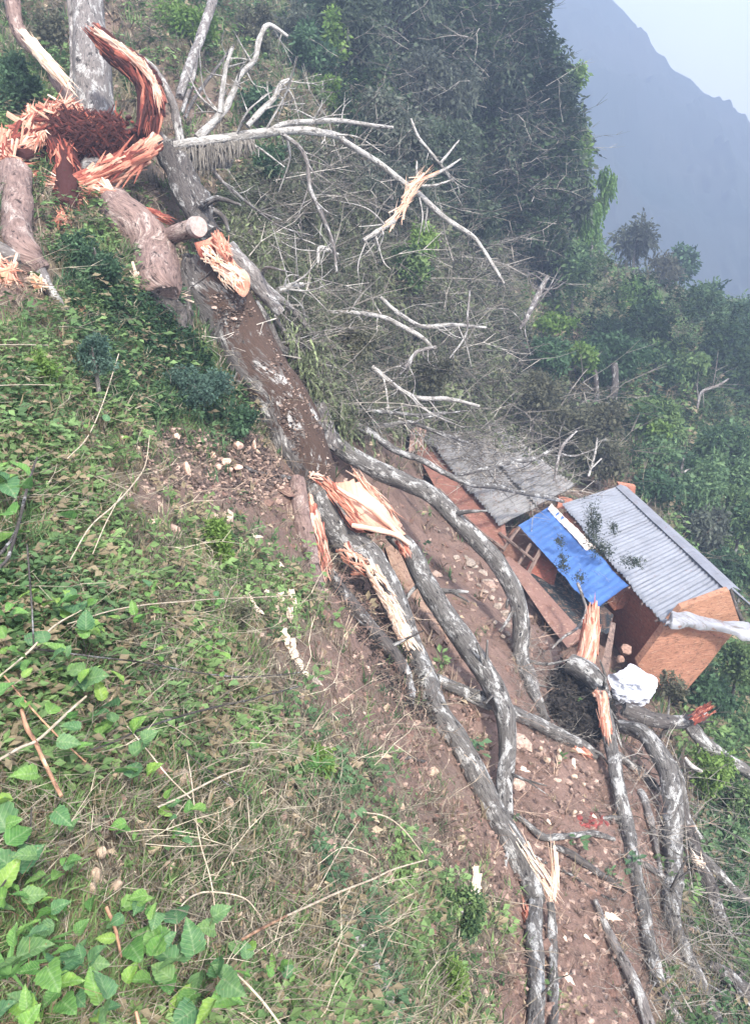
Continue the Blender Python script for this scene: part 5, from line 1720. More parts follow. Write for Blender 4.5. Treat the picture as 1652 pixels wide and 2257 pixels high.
tangle('roof_litter', HERB, 900, [(940, 955), (1085, 915), (1265, 1070), (1225, 1085), (1090, 985)], 18, brushc, M['leaf'], 36, .4, tilt=.5, plane=RP)
tangle('roof_litter', TWIG, 90, [(1141, 1165), (1213, 1120), (1470, 1380), (1313, 1340)], 22, twc, M['tint'], 37, .03, tilt=.1, plane=(BQ[0] - bn * .08, bn))
tangle('crushed_foliage', DRPS, 12000, TANGLE, 15, lambda P, p, r, d: brushc(P, p, r, d) * 1.35, M['leaf'], 38, 2.4, tilt=.5)


# ------------------------------------------------------------------ trees and bushes
CLS = []
for k in range(3):                               # small clump of leaves, round kind
    b = []
    for i in range(9):
        dd = dirs(1, tr)[0]
        p = dd * tr.uniform(.2, .9)
        t = dirs(1, tr)[0] * .6 + dd * .3 + np.array([0, 0, -.15])
        s = np.cross(t, dirs(1, tr)[0]) * .55
        b.append((np.array([p, p + t * .5 + s * .5, p + t, p + t * .5 - s * .5]), np.array([(0, 1, 2, 3)])))
    CLS.append(merge(b))
KIND = {  # template, leaf size px, dark, light, leaf clumps per 1000 px2, bark
    'dark': (DRP + CLS + CLS, 14, (.018, .030, .022), (.125, .17, .105), 36),
    'grey': (DRP + CLS, 14, (.050, .060, .050), (.14, .165, .125), 30),
    'deep': (CLS, 13, (.018, .048, .026), (.09, .17, .085), 40),
    'mid': (CLS, 13, (.035, .080, .038), (.19, .28, .105), 36),
    'weep': (DRP + CLS, 13, (.030, .075, .042), (.17, .27, .125), 36),
    'light': (CLS, 12, (.09, .17, .035), (.20, .30, .085), 36),
    'bamboo': (DRP, 11, (.07, .15, .045), (.16, .27, .075), 40),
    'blue': (CLS, 10, (.035, .075, .060), (.10, .17, .13), 40),
    'scrub': (CLS, 11, (.060, .065, .045), (.15, .15, .10), 30),
}
ntree = 0


def tree(name, label, cat, cx_, cy_, rx_, ry_, kind, depth=None, group='trees on the far slope', dens=1.0, trunk=True, base=None):
    """crown seen as an ellipse at cx, cy; it stands on the slope below it"""
    global ntree
    ntree += 1
    r = np.random.default_rng(1000 + ntree)
    temps, lp, dk, lt_, cd = KIND[kind]
    g = gd1(min(max(cx_, -300), 1900), cy_ + ry_ * .85)
    d = min(depth or 1e9, g) - .0
    d = min(d, 95)
    c = at(cx_, cy_, d)
    A, H = rx_ * 1.22 * d / FOC, ry_ * 1.15 * d / FOC
    gz_ = float(gh(c[0], c[1]))
    bz = min(gz_, c[2] - H * .5) if gz_ > c[2] - H * 3 else c[2] - H * 2.2
    # a few boughs carry the crown's lobes
    nl = int(np.clip(9 + A * H * .9, 10, 24))
    lob = []
    for i in range(nl):
        u = dirs(1, r)[0] * r.uniform(.25, .8) ** .6
        lob.append((c + u * np.array([A * .78, A * .7, H * .78]), r.uniform(.22, .42)))
    n = int(max(60, cd * rx_ * ry_ / 1000 * 5.0 * dens))
    P, tn = [], []
    ss = lp * d / FOC
    for i in range(n):
        q, s = lob[r.integers(nl)]
        u = dirs(1, r)[0] * r.uniform(.35, 1) ** .5
        p = q + u * np.array([A, A, H]) * s
        P.append(p)
        tn.append(r.uniform())
    P = np.array(P)
    tn = np.array(tn)[:, None]
    big = vnoise(P / max(A, .3) * 2.1 + ntree)[:, None]
    tint_ = lerp(dk, lt_, np.clip(tn * .75 + big * .45 + .1, 0, 1)) * r.uniform(.8, 1.2, (n, 1))
    w = r.integers(0, len(temps), n)
    parts = []
    sc = ss * r.uniform(.6, 1.5, n)
    for j, (tv, tf) in enumerate(temps):
        m = w == j
        if m.sum():
            parts.append(scatter(tv, tf, P[m], r.uniform(0, 6.28, m.sum()), np.abs(r.normal(0, .22 if temps is DRP else .8, m.sum())), sc[m], tint_[m], r.uniform(0, 6.28, m.sum())))
    root = thing(name, (c[0], c[1], bz), label, cat, group)
    build('crown', parts, M['leaf'], root)
    if trunk:
        tw = max(.03, min(A, H) * .07)
        top = c + np.array([0, 0, H * .3])
        mid = (np.array([c[0] + r.normal() * A * .1, c[1], bz]) + top) / 2 + r.normal(size=3) * A * .06
        tb = tube([np.array([c[0], c[1], bz - .15]), mid, top], [tw, tw * .8, tw * .3], 7, .12, ntree)
        for i in range(min(nl, 7)):
            q = lob[i][0]
            st_ = mid + (top - mid) * r.uniform(0, .7)
            tb += tube([st_, (st_ + q) / 2 + np.array([0, 0, H * .05]), q], [tw * .5, tw * .35, tw * .12], 5, .1, ntree + i)
        build('trunk', tb, M['darkbark' if kind in ('deep', 'dark', 'mid') else 'greybark'], root, smooth=True)
    return root


DK = [(1010, 40, 130, 120, 46), (1120, 60, 90, 150, 48), (880, 30, 120, 120, 40), (1165, 200, 90, 110, 46), (760, 60, 80, 100, 34), (1060, 210, 110, 110, 42), (930, 190, 110, 100, 38), (1225, 300, 85, 90, 46), (1110, 350, 110, 110, 42),
      (980, 330, 100, 100, 36), (1215, 430, 85, 90, 44), (850, 300, 90, 90, 31), (1120, 500, 90, 80, 42), (1010, 480, 90, 80, 36), (860, 420, 90, 80, 28), (1190, 560, 70, 60, 44)]
DL = ['dark tree against the blue mountain, topmost in the row', 'tall dark drooping tree at the top edge beside the mountain', 'dark tree at the top edge left of the tallest', 'drooping dark tree below the tall one at the mountain edge',
      'dark tree at the top edge above the white branch', 'dark tree in the middle of the shaded grove', 'dark tree left of the middle of the grove', 'ragged dark tree whose outline stands against the mountain', 'dark tree behind the thin white stem',
      'dark tree right behind the splintered fork', 'low dark tree at the right edge of the grove', 'dark tree behind the long white branch', 'dark tree above the light green bank', 'dark tree just below the splintered fork',
      'low grey tree behind the hanging bare branch', 'small dark tree at the lower right foot of the grove']
for i, (a, b, c_, e, dd) in enumerate(DK):
    tree('drooping_tree', DL[i], 'tree', a, b, c_, e, 'grey' if i in (6, 11, 14) else 'dark', dd, 'dark drooping trees behind the fallen tree', dens=1.15)
OTH = [
    ('bamboo', 'bright green bamboo plume with a curling tip against the mountain', 1338, 398, 24, 32, 'bamboo', 44), ('bamboo', 'bamboo foliage hanging below the curling plume', 1310, 470, 42, 55, 'bamboo', 44),
    ('bush', 'yellow-green bush high on the edge of the dark grove', 1262, 165, 24, 34, 'light', 46), ('bush', 'hanging light green foliage at the grove edge', 1278, 330, 24, 50, 'light', 45), ('bush', 'lowest light green foliage at the grove edge', 1280, 405, 22, 30, 'light', 44),
    ('bush', 'hazy grey bush left of the round dark one on the skyline', 1405, 520, 42, 45, 'grey', 60), ('bush', 'round dark green bush on the skyline against the mountain', 1503, 582, 26, 40, 'deep', 66), ('bush', 'hazy brownish bush on the skyline', 1460, 600, 45, 40, 'scrub', 64),
    ('tree', 'drooping green tree under the bamboo', 1270, 580, 70, 60, 'weep', 44), ('tree', 'pale green tree with a bright top in the middle of the right slope', 1400, 640, 55, 50, 'bamboo', 50),
    ('tree', 'dark green tree below the bright-topped one', 1400, 720, 90, 70, 'deep', 44), ('tree', 'green tree touching the skyline at the right', 1560, 680, 70, 55, 'weep', 60), ('tree', 'green tree cut by the right edge on the skyline', 1650, 700, 60, 60, 'weep', 62),
    ('tree', 'broad green tree with two dark trunks showing under its crown', 1350, 790, 90, 55, 'deep', 38), ('tree', 'dense tree left of the bent snag', 1480, 800, 90, 60, 'mid', 42), ('tree', 'dark tree over the bent snag', 1600, 780, 80, 60, 'deep', 48),
    ('tree', 'green tree at the right edge beneath the skyline tree', 1660, 850, 60, 60, 'weep', 48), ('bush', 'bright green bush left of the dark trunks', 1285, 790, 28, 34, 'light', 36), ('bush', 'yellow-green bush on the light bank', 1225, 715, 38, 22, 'light', 36),
    ('bush', 'dark hedge bush below the light bank', 1215, 780, 50, 36, 'deep', 34), ('bush', 'dry grey scrub above the weathered roof corner', 1250, 940, 60, 50, 'scrub', 30), ('bush', 'grey scrub between weathered roof and dark trunks', 1180, 870, 60, 50, 'scrub', 30),
    ('bush', 'brownish scrub in the centre above the zinc roof', 1330, 920, 60, 45, 'scrub', 31), ('bush', 'dry scrub touching the top of the zinc roof', 1330, 1010, 50, 50, 'scrub', 29), ('tree', 'tree with bright spot of new leaves above the zinc roof', 1450, 930, 60, 60, 'mid', 34),
    ('bush', 'bright new foliage spot among the dark trees', 1452, 945, 22, 24, 'light', 33), ('tree', 'large drooping tree behind the zinc roof ridge', 1500, 1040, 90, 90, 'weep', 32), ('tree', 'dark drooping tree at the right edge behind the roof', 1600, 1010, 70, 90, 'weep', 34),
    ('bush', 'dark shrub just above the ridge end', 1430, 1070, 60, 34, 'deep', 30), ('tree', 'tree at the right edge level with the ridge top', 1640, 1120, 50, 70, 'mid', 32), ('bush', 'pale green shrub on the bank behind the ridge', 1560, 1170, 60, 50, 'grey', 31),
    ('bush', 'shrub at the right edge near the black barge board', 1640, 1250, 40, 50, 'weep', 30), ('bush', 'dark hollow of shrubs below the ridge bank', 1590, 1240, 40, 30, 'deep', 30),
    ('bush', 'shrub at the right edge below the bent metal sheet', 1630, 1460, 50, 50, 'mid', 22), ('bush', 'dark green shrub below the corner of the orange wall', 1560, 1530, 60, 44, 'deep', 20), ('bush', 'grey-green weeds against the foot of the orange wall', 1482, 1512, 36, 26, 'scrub', 17.6),
    ('bush', 'green leafy bush right of the thickest log', 1560, 1700, 45, 60, 'light', 16), ('bush', 'dark shrub at the right edge under the grey log', 1640, 1780, 40, 50, 'mid', 16), ('bush', 'shrub behind the short white stub', 1600, 1850, 50, 46, 'weep', 15),
    ('bush', 'low shrub near the bottom right corner', 1620, 2010, 40, 40, 'deep', 13.5), ('bush', 'dark green round bush under the broken trunk section', 210, 570, 80, 72, 'deep', 13.6), ('bush', 'dark bush at the left edge beside the leaning trunk', 45, 200, 60, 70, 'deep', 19),
    ('bush', 'bluish-green shrub on the left slope', 205, 780, 42, 50, 'blue', 8.6), ('bush', 'small bright green weed left of the bluish shrub', 95, 800, 26, 34, 'light', 7.6), ('bush', 'sunlit yellow-green bush at the top behind the bare pole', 420, 55, 60, 55, 'light', 29),
    ('bush', 'bright yellow-green bush at the top beside the dark grove', 740, 75, 28, 60, 'light', 33), ('bush', 'yellow-green bush below the top bright one', 712, 195, 34, 40, 'light', 31), ('bush', 'dark green bush left of the bright yellow-green pair', 690, 110, 50, 80, 'deep', 33),
    ('bush', 'green bush behind the horizontal white branch', 580, 360, 40, 45, 'deep', 22), ('bush', 'dark shrub between the two forked white branches', 570, 225, 36, 34, 'deep', 25), ('bush', 'green shrub under the short pale branch', 910, 590, 40, 60, 'mid', 27),
    ('bush', 'small light bush right of the green shrub', 930, 530, 36, 36, 'light', 27), ('bush', 'olive shrub right beside the mossy trunk', 770, 740, 60, 50, 'scrub', 19), ('bush', 'olive shrub under the level white branch', 960, 820, 45, 45, 'scrub', 25),
    ('bush', 'grey-green shrub left of the dark limb', 640, 470, 60, 60, 'scrub', 22), ('bush', 'green weeds on the grass left of the trunk', 430, 850, 70, 50, 'blue', 12.6), ('bush', 'dark weeds in the shade of the trunk', 520, 930, 50, 34, 'deep', 13.5),
    ('bush', 'bright green fern on the lower slope', 700, 1680, 36, 50, 'light', 6.9), ('bush', 'low green weeds left of the bright fern', 640, 1700, 34, 24, 'mid', 6.6), ('bush', 'green weed clump above the bottom middle', 1010, 2010, 60, 60, 'mid', 8.6),
    ('bush', 'green weeds at the bottom under the clump', 1000, 2160, 46, 60, 'light', 7.6), ('bush', 'weeds right of the trunk base debris', 480, 1190, 30, 60, 'light', 7.9), ('bush', 'small weed left of the white chips', 520, 1360, 26, 30, 'scrub', 7.2),
    ('bush', 'shrub on the slope at the top left of centre', 560, 60, 50, 60, 'scrub', 32), ('bush', 'grey shrub above the arch of branches', 650, 60, 40, 50, 'grey', 34), ('bush', 'green shrub at the left edge of the frame top', 110, 60, 30, 60, 'scrub', 22),
]
for (nm, lab, a, b, c_, e, kd, dd) in OTH:
    tree(nm, lab, nm, a, b, c_, e, kd, dd, 'bushes and trees on the slope', trunk=c_ > 30)
# the two bare dark trunks under the broad tree
tlimb('dark_trunk', 'thick dark tree trunk standing under the broad green crown', 'tree trunk', [(1352, 800, 9, 36.5), (1354, 850, 9, 36.5), (1350, 905, 11, 36.5)], 'darkbark')
tlimb('dark_trunk', 'shorter dark trunk left of the thick one', 'tree trunk', [(1310, 815, 6, 36.5), (1314, 860, 7, 36.5), (1316, 900, 8, 36.5)], 'darkbark')

# sprigs lying on the roofs
for (lab, a, b, c_, e, d_) in [('dark leafy branch tip lying across the zinc roof edge', 1305, 1160, 22, 62, 20.6), ('small leafy sprig in the middle of the zinc roof', 1350, 1165, 12, 20, 20.8), ('leafy twig near the lower eave of the zinc roof', 1392, 1238, 28, 16, 19.9),
                           ('dark sprig on the upper half of the blue roof', 1230, 1192, 13, 12, 20.9), ('leafy twig hanging over the lower edge of the blue roof', 1240, 1240, 14, 26, 19.8), ('leaves on the blue roof above the dark opening', 1278, 1275, 16, 12, 19.2), ('dark twig of leaves beside the long sprig', 1326, 1210, 26, 22, 20.0)]:
    r = np.random.default_rng(int(a))
    n = int(c_ * e / 5)
    P = at(a + r.normal(size=n) * c_ * .45, b + r.normal(size=n) * e * .45, d_ - .12)
    o_ = scatter(CLS[0][0], CLS[0][1], P, r.uniform(0, 6, n), r.uniform(0, 1, n), 6.5 * d_ / FOC * r.uniform(.6, 1.4, n), lerp((.025, .040, .030), (.08, .10, .075), r.random((n, 1))), r.uniform(0, 6, n))
    sp_ = thing('leafy_sprig', at(a, b, d_), lab, 'sprig', 'leafy sprigs fallen on the roofs')
    build('foliage', [o_], M['leaf'], sp_)
    build('stem', tube(at([a - c_ * .2, a, a + c_ * .2], [b - e * .7, b, b + e * .7], d_ - .1), [.012, .015, .01], 5, .1), M['darkbark'], sp_)

# ------------------------------------------------------------------ stones, chips, clods
ds = thing('dry_stone_edging', at(1060, 1300, 16.8), 'curved row of pale flat stones edging the red earth yard behind the limb', 'stone edging')
k = 0
for (x, y, w, h) in [(985, 1168, 9, 8), (966, 1170, 8, 7), (1005, 1228, 16, 8), (1035, 1240, 26, 12), (1062, 1262, 20, 12), (1045, 1250, 14, 8), (1072, 1283, 20, 12), (1055, 1290, 9, 8), (1068, 1304, 12, 8), (1082, 1318, 12, 10), (1095, 1338, 16, 16), (1110, 1352, 18, 18),
                     (1115, 1378, 18, 12), (1118, 1396, 12, 9), (1104, 1388, 10, 7), (1090, 1372, 10, 8), (1036, 1262, 9, 6), (1022, 1252, 8, 6), (1085, 1300, 10, 8), (1100, 1322, 10, 8), (1122, 1412, 12, 8), (1108, 1402, 9, 6), (1026, 1228, 12, 8), (1048, 1275, 8, 6)]:
    d = gd1(x, y)
    s = d / FOC
    v, f = rock(at(x, y, d - .12), (w * s * .5 * 1.5, w * s * .5, h * s * .5 * 1.2), 700 + k, 2)
    build('stone', [(v, f, np.array((.33, .275, .23)) * random.uniform(.7, 1.15))], M['stone'], ds, smooth=False)
    k += 1


MARKS = [((430, 900), 'mossy trunk'), ((200, 330), 'red stump'), ((205, 780), 'bluish shrub'), ((210, 570), 'dark round bush'), ((640, 1350), 'white splinters'), ((690, 1200), 'orange torn stub'), ((850, 1330), 'cream torn limb'), ((700, 1680), 'bright fern'),
         ((1308, 1812), 'red crumb heap'), ((1060, 1300), 'stone edging'), ((1120, 1650), 'long grey limb'), ((1350, 1700), 'slim log'), ((1180, 2060), 'stout bottom log'), ((810, 2110), 'half-buried pale log'), ((95, 2090), 'lower left blade spray'), ((290, 1710), 'pair of pale leaves'),
         ((120, 1330), 'upper leafy patch'), ((520, 1010), 'heap of bark slabs'), ((350, 2080), 'hanging leaf at the bottom'), ((540, 1560), 'lower dark cane'), ((470, 1900), 'thin upright straw'), ((1230, 1640), 'crosswise log'), ((40, 1110), 'thick left stalk'), ((25, 1780), 'largest left leaf')]
used_labels = set()


def where_label(noun, x, y, w, h, big):
    ms = sorted(MARKS, key=lambda m: math.hypot(m[0][0] - x, m[0][1] - y))
    size = 'large' if max(w, h) > big * 1.5 else ('small' if max(w, h) < big * .8 else 'medium')
    form = 'long upright' if h > w * 1.6 else ('flat wide' if w > h * 1.6 else 'rounded')
    for m in ms[:6]:
        dx, dy = x - m[0][0], y - m[0][1]
        side = ('above' if dy < 0 else 'below') if abs(dy) > abs(dx) else ('left of' if dx < 0 else 'right of')
        for near in ('close ', 'a little way ', 'farther '):
            l = '%s %s %s %s%s the %s' % (size, form, noun, near, side, m[1])
            if l not in used_labels:
                used_labels.add(l)
                return l
    return l


def pieces(name, cat, label, group, lst, tint, mt, kind='rock', sub=2):
    for i, (x, y, w, h) in enumerate(lst):
        d = gd1(x, y) * (.985 if kind == 'rock' else .972) - .03
        s = d / FOC
        if kind == 'rock':
            v, f = rock(at(x, y, d), (w * s * .5, w * s * .45, h * s * .5), int(x * 7 + y), sub)
            parts = [(v, f, np.array(tint) * random.uniform(.75, 1.15))]
        else:
            a = math.atan2(h, w)
            L = math.hypot(w, h)
            p0, p1 = at(x - w * .5, y - h * .5, d - .03), at(x + w * .5, y + h * .5, d - .02)
            wd_ = max(6, L * .36) * s
            v, f, fc = shard(p0, p1, wd_, wd_ * .3, V3(0, -.7, .7), int(x + y))
            v2, f2_, fc2 = shard((p0 + p1) / 2, p0 + (p0 - p1) * .1, wd_ * .95, wd_ * .3, V3(0, -.7, .7), int(x + y) + 1)
            g = random.uniform(.8, 1.0)
            parts = [(v, f, (g, g, g), fc), (v2, f2_, (g, g, g), fc2)]
        build(name, parts, mt, label=where_label(label, x, y, w, h, 16 if kind == 'rock' else 26), cat=cat, group=group)


pieces('wood_chip', 'wood chip', 'white wood splinter', 'white splinters on the grass', [(622, 1330, 14, 46), (590, 1318, 6, 34), (553, 1320, 20, 22), (645, 1322, 14, 42), (640, 1360, 8, 40), (632, 1410, 14, 50), (652, 1450, 14, 46),
                                                                                               (665, 1468, 12, 30), (675, 1485, 22, 14), (695, 1500, 34, 22), (648, 1425, 10, 34), (570, 1345, 26, 20), (612, 1345, 8, 30), (470, 1306, 18, 12), (620, 1250, 24, 26), (568, 1182, 26, 6), (625, 1270, 8, 8)], None, M['cream'], 'chip')
pieces('wood_chip', 'wood chip', 'pale wood chip', 'chips on the yard', [(1158, 1698, 22, 10), (1264, 1684, 4, 24), (1210, 1812, 10, 12), (1352, 2022, 40, 8), (1294, 2066, 14, 10), (1256, 2160, 24, 22), (1246, 2070, 8, 12), (1310, 1800, 10, 8), (1052, 1960, 8, 66), (1048, 1930, 6, 40), (1280, 1655, 20, 10), (1045, 1975, 8, 30)], None, M['cream'], 'chip')
pieces('bark_slab', 'bark slab', 'pinkish bark slab', 'broken slabs below the trunk', [(525, 982, 30, 20), (498, 1018, 30, 14), (520, 1030, 30, 12), (482, 1030, 14, 14), (505, 1035, 22, 12), (412, 1038, 22, 44), (388, 962, 18, 18), (470, 1003, 18, 14), (560, 980, 12, 26), (438, 985, 18, 12)],
       (.62, .42, .33), M['stone'])
pieces('split_chunk', 'wood chunk', 'orange wood chunk', 'chunks under the stump', [(182, 690, 30, 46), (15, 610, 44, 44), (82, 622, 30, 34), (298, 745, 20, 16), (300, 792, 14, 14), (150, 518, 30, 10)], (.74, .40, .25), M['stone'])
r = np.random.default_rng(77)
lst = [(175, 1048, 22, 18), (188, 1060, 24, 24), (145, 1218, 26, 40), (315, 1270, 20, 20), (405, 1715, 40, 40), (215, 1930, 30, 50), (222, 1880, 24, 34), (205, 1960, 22, 40), (505, 1770, 18, 30), (510, 1905, 14, 16), (258, 1950, 28, 22), (372, 1908, 26, 26), (420, 2160, 24, 22), (632, 1590, 14, 22), (640, 1598, 12, 12), (560, 1612, 14, 12), (538, 1625, 12, 12),
       (415, 1568, 12, 12), (678, 1558, 10, 14), (762, 1495, 12, 16), (455, 1145, 60, 26), (195, 880, 16, 20), (255, 745, 12, 14), (300, 915, 12, 12), (288, 885, 10, 10), (225, 870, 12, 14), (305, 990, 14, 16), (328, 980, 10, 12), (325, 1010, 12, 14), (270, 965, 12, 10), (100, 950, 16, 20), (330, 1150, 30, 14), (290, 1160, 14, 10), (155, 1635, 20, 20), (530, 2020, 20, 20), (400, 1980, 20, 20),
       (695, 1730, 20, 20), (640, 1860, 18, 30), (735, 1865, 20, 20), (955, 1700, 26, 22), (885, 1780, 14, 22), (1205, 1675, 18, 16), (1190, 1650, 14, 12), (1230, 1672, 16, 16), (1232, 1655, 12, 10), (1265, 1712, 14, 12), (1285, 1730, 12, 10), (1265, 1790, 14, 12), (1235, 1610, 10, 10), (1285, 1765, 8, 8), (1170, 1285, 10, 8), (1000, 1280, 12, 10), (985, 1285, 8, 8)]
pieces('clod', 'clod', 'tan clod', 'tan clods and stones', lst, (.46, .35, .26), M['stone'])
# deep red patch of crushed material on the yard
v, f = rock((0, 0, 0), (1, 1, 1), 5, 3)
d = gd1(1308, 1812)
parts = []
for k in range(40):
    x, y = 1308 + r.normal() * 16, 1812 + r.normal() * 10
    dd = gd1(x, y)
    vv, ff = rock(at(x, y, dd), np.array((7, 7, 2.5)) * dd / FOC * r.uniform(.5, 1.3), 400 + k, 1)
    parts.append((vv, ff, np.array((.22, .055, .05)) * r.uniform(.7, 1.3)))
build('red_sawdust_heap', parts, M['stone'], label='small heap of dark red crumbled wood on the yard', cat='wood crumbs')
# brown slabs of fallen mud wall between the limbs
MS = [((848, 1205), (872, 1200), (930, 1310), (985, 1400), (962, 1425), (905, 1350), (868, 1270), 'long brown slab of earth bank between the two torn limbs'),
      ((940, 1330), (975, 1345), (1000, 1400), (985, 1420), (948, 1378), 'short brown slab beside the curved grey limb')]
for m_ in MS:
    pts_ = [at(a, b, gd1(a, b) - .12) for a, b in m_[:-1]]
    slab('earth_slab', pts_, V3(.05, .15, -.3), M['mud'], None, (.34, .24, .18), label=m_[-1], cat='earth slab')

# ------------------------------------------------------------------ stalks near the viewer
STK = [
    ('dark', [(82, 1008, 2.5), (62, 1070, 4), (45, 1140, 4.5), (20, 1225, 5), (0, 1250, 4)], 'thick dark stalk leaning at the left edge'),
    ('pale', [(0, 1490, 2), (60, 1440, 3), (120, 1380, 2.5), (180, 1345, 1.5)], 'pale stalk rising from the left edge under the broad leaves'),
    ('pale', [(150, 1375, 1.5), (250, 1345, 1.8), (330, 1332, 2), (405, 1326, 2), (480, 1320, 1.6), (600, 1315, 1.5), (640, 1312, 1.2)], 'long thin straw reaching right to the white splinters'),
    ('dark', [(75, 1430, 3.5), (150, 1440, 2.6), (230, 1450, 2.4), (330, 1462, 2.2), (430, 1482, 2.2), (540, 1492, 2), (640, 1485, 1.6), (675, 1478, 1.2)], 'long dark cane bowing across the slope'),
    ('dark', [(195, 1655, 2), (250, 1636, 2.6), (310, 1608, 3), (400, 1578, 3), (490, 1555, 3), (560, 1540, 2.4), (660, 1512, 1.6)], 'long dark cane below the bowed one'),
    ('pale', [(-10, 1680, 4), (45, 1648, 4), (85, 1630, 4), (140, 1580, 4), (190, 1535, 3)], 'pale thick stick crossing the brown one at the left'),
    ('wood', [(48, 1565, 5), (60, 1605, 7), (78, 1635, 6), (98, 1680, 6), (120, 1725, 6), (136, 1755, 6)], 'broken brown stick with a pale split, lower left'),
    ('pale', [(350, 1778, 2.6), (400, 1756, 3), (440, 1735, 3), (490, 1710, 2.6), (548, 1688, 2)], 'pale straight stick among the dry weeds'),
    ('pale', [(412, 1660, 1.4), (422, 1720, 1.6), (430, 1790, 1.8), (442, 1860, 2), (462, 1930, 2), (472, 1990, 2), (474, 2038, 2)], 'thin pale upright straw curving down the lower slope'),
    ('pale', [(632, 2018, 3), (690, 1992, 3.2), (750, 1965, 3), (820, 1938, 2.6), (870, 1915, 2.4), (940, 1895, 1.6)], 'long pale cane in the lower middle'),
    ('wood', [(535, 2070, 4), (580, 2045, 4), (632, 2018, 3)], 'brown lower end of a cane in the weeds'),
    ('pale', [(505, 2132, 2.2), (545, 2170, 3), (585, 2215, 3.4), (625, 2270, 3.4)], 'pale cane slanting to the bottom edge'),
    ('pale', [(386, 2060, 2), (392, 2010, 2.2), (425, 1975, 2.4), (470, 1966, 2.4), (538, 1980, 2), (575, 2020, 1.6)], 'bent pale stem arching over the lower weeds'),
    ('pale', [(-10, 760, 1.8), (50, 760, 1.8), (106, 761, 1.6)], 'straight straw at the left edge, upper slope'),
    ('pale', [(-10, 850, 1.5), (60, 848, 1.5), (120, 849, 1.3)], 'second straight straw at the left edge below the first'),
    ('pale', [(150, 1010, 1.4), (195, 960, 1.6), (230, 880, 1.6), (262, 780, 1.2)], 'thin straw standing between shrub and clods'),
    ('pale', [(155, 1235, 1.8), (200, 1160, 2), (250, 1115, 2.4), (290, 1072, 2), (320, 1025, 1.5), (330, 960, 1)], 'pale bent twig on the upper left grass'),
    ('pale', [(205, 1220, 1.5), (235, 1150, 1.5), (270, 1085, 1.2)], 'thin straw parallel to the bent twig'),
    ('dark', [(0, 1222, 5), (25, 1190, 4), (45, 1150, 3)], 'dark woody stem base at the left edge'),
    ('wood', [(10, 1490, 2.5), (60, 1550, 2.6), (125, 1620, 2.6), (190, 1680, 2.2)], 'brown thin stem running down from the left edge'),
    ('pale', [(280, 1600, 1.6), (330, 1660, 2), (370, 1710, 2), (420, 1760, 1.8)], 'thin stem crossing under the tan lump'),
    ('pale', [(800, 1790, 1.4), (850, 1800, 2), (890, 1830, 2), (930, 1880, 1.6)], 'thin bleached twig bundle on the lower slope'),
    ('pale', [(700, 1960, 1.5), (745, 1880, 1.6), (790, 1810, 1.2)], 'thin red-brown straw on the lower slope'),
    ('dark', [(0, 1960, 3), (40, 1900, 3), (65, 1840, 2.5), (70, 1780, 2)], 'dark stem of the lower left leaves'),
    ('wood', [(235, 2000, 5), (255, 2050, 5), (268, 2110, 3)], 'dry brown curled leaf stalk at the lower left'),
    ('wood', [(300, 2230, 5), (312, 2280, 6)], 'orange broken stalk at the bottom edge'),
    ('dark', [(60, 1200, 2.5), (70, 1330, 2.5), (75, 1430, 2)], 'upright dark stem near the left edge'),
    ('pale', [(320, 1860, 1.4), (400, 1866, 1.6), (480, 1862, 1.2)], 'level straw in the dry weeds'),
    ('pale', [(700, 1905, 1.2), (760, 1868, 1.4), (830, 1895, 1.2), (835, 1940, 1)], 'fine forked straw near the reddish weeds'),
    ('dark', [(390, 1640, 1.5), (460, 1700, 1.8), (550, 1760, 1.5)], 'thin dark straw in the centre of the dry weeds'),
]
m_, nt_, p_ = mat('straw', .7)
fn = noise(nt_, coord(nt_, 'fibre', (1, 1, .2)), 60, 5, .7)
link(nt_, ramp(nt_, fn, [(.3, (.30, .22, .15)), (.7, (.66, .58, .45))]), p_)
M['straw'] = m_
m_, nt_, p_ = mat('woody_cane', .8)
fn = noise(nt_, coord(nt_, 'fibre', (1, 1, .3)), 50, 5, .7)
link(nt_, ramp(nt_, fn, [(.35, (.10, .05, .035)), (.6, (.40, .24, .15)), (.8, (.65, .52, .40))]), p_)
M['cane'] = m_
for (kd, nn_, lab) in STK:
    nn2 = []
    for i, (x, y, w) in enumerate(nn_):
        g = gd1(x, y) * .95
        nn2.append((x, y, w, g))
    ds_ = np.array([q[3] for q in nn2])
    dmin = np.maximum(ds_ * .5, np.minimum(ds_, np.linspace(ds_[0], ds_[-1], len(ds_))) * .93)
    nn2 = [(q[0], q[1], q[2], dd) for q, dd in zip(nn2, dmin)]
    limb('stalk', nn2, {'dark': 'darkbark', 'pale': 'straw', 'wood': 'cane'}[kd], None, 6, .12, step=2.5, label=lab, cat='stalk', group='dry stalks on the near slope')

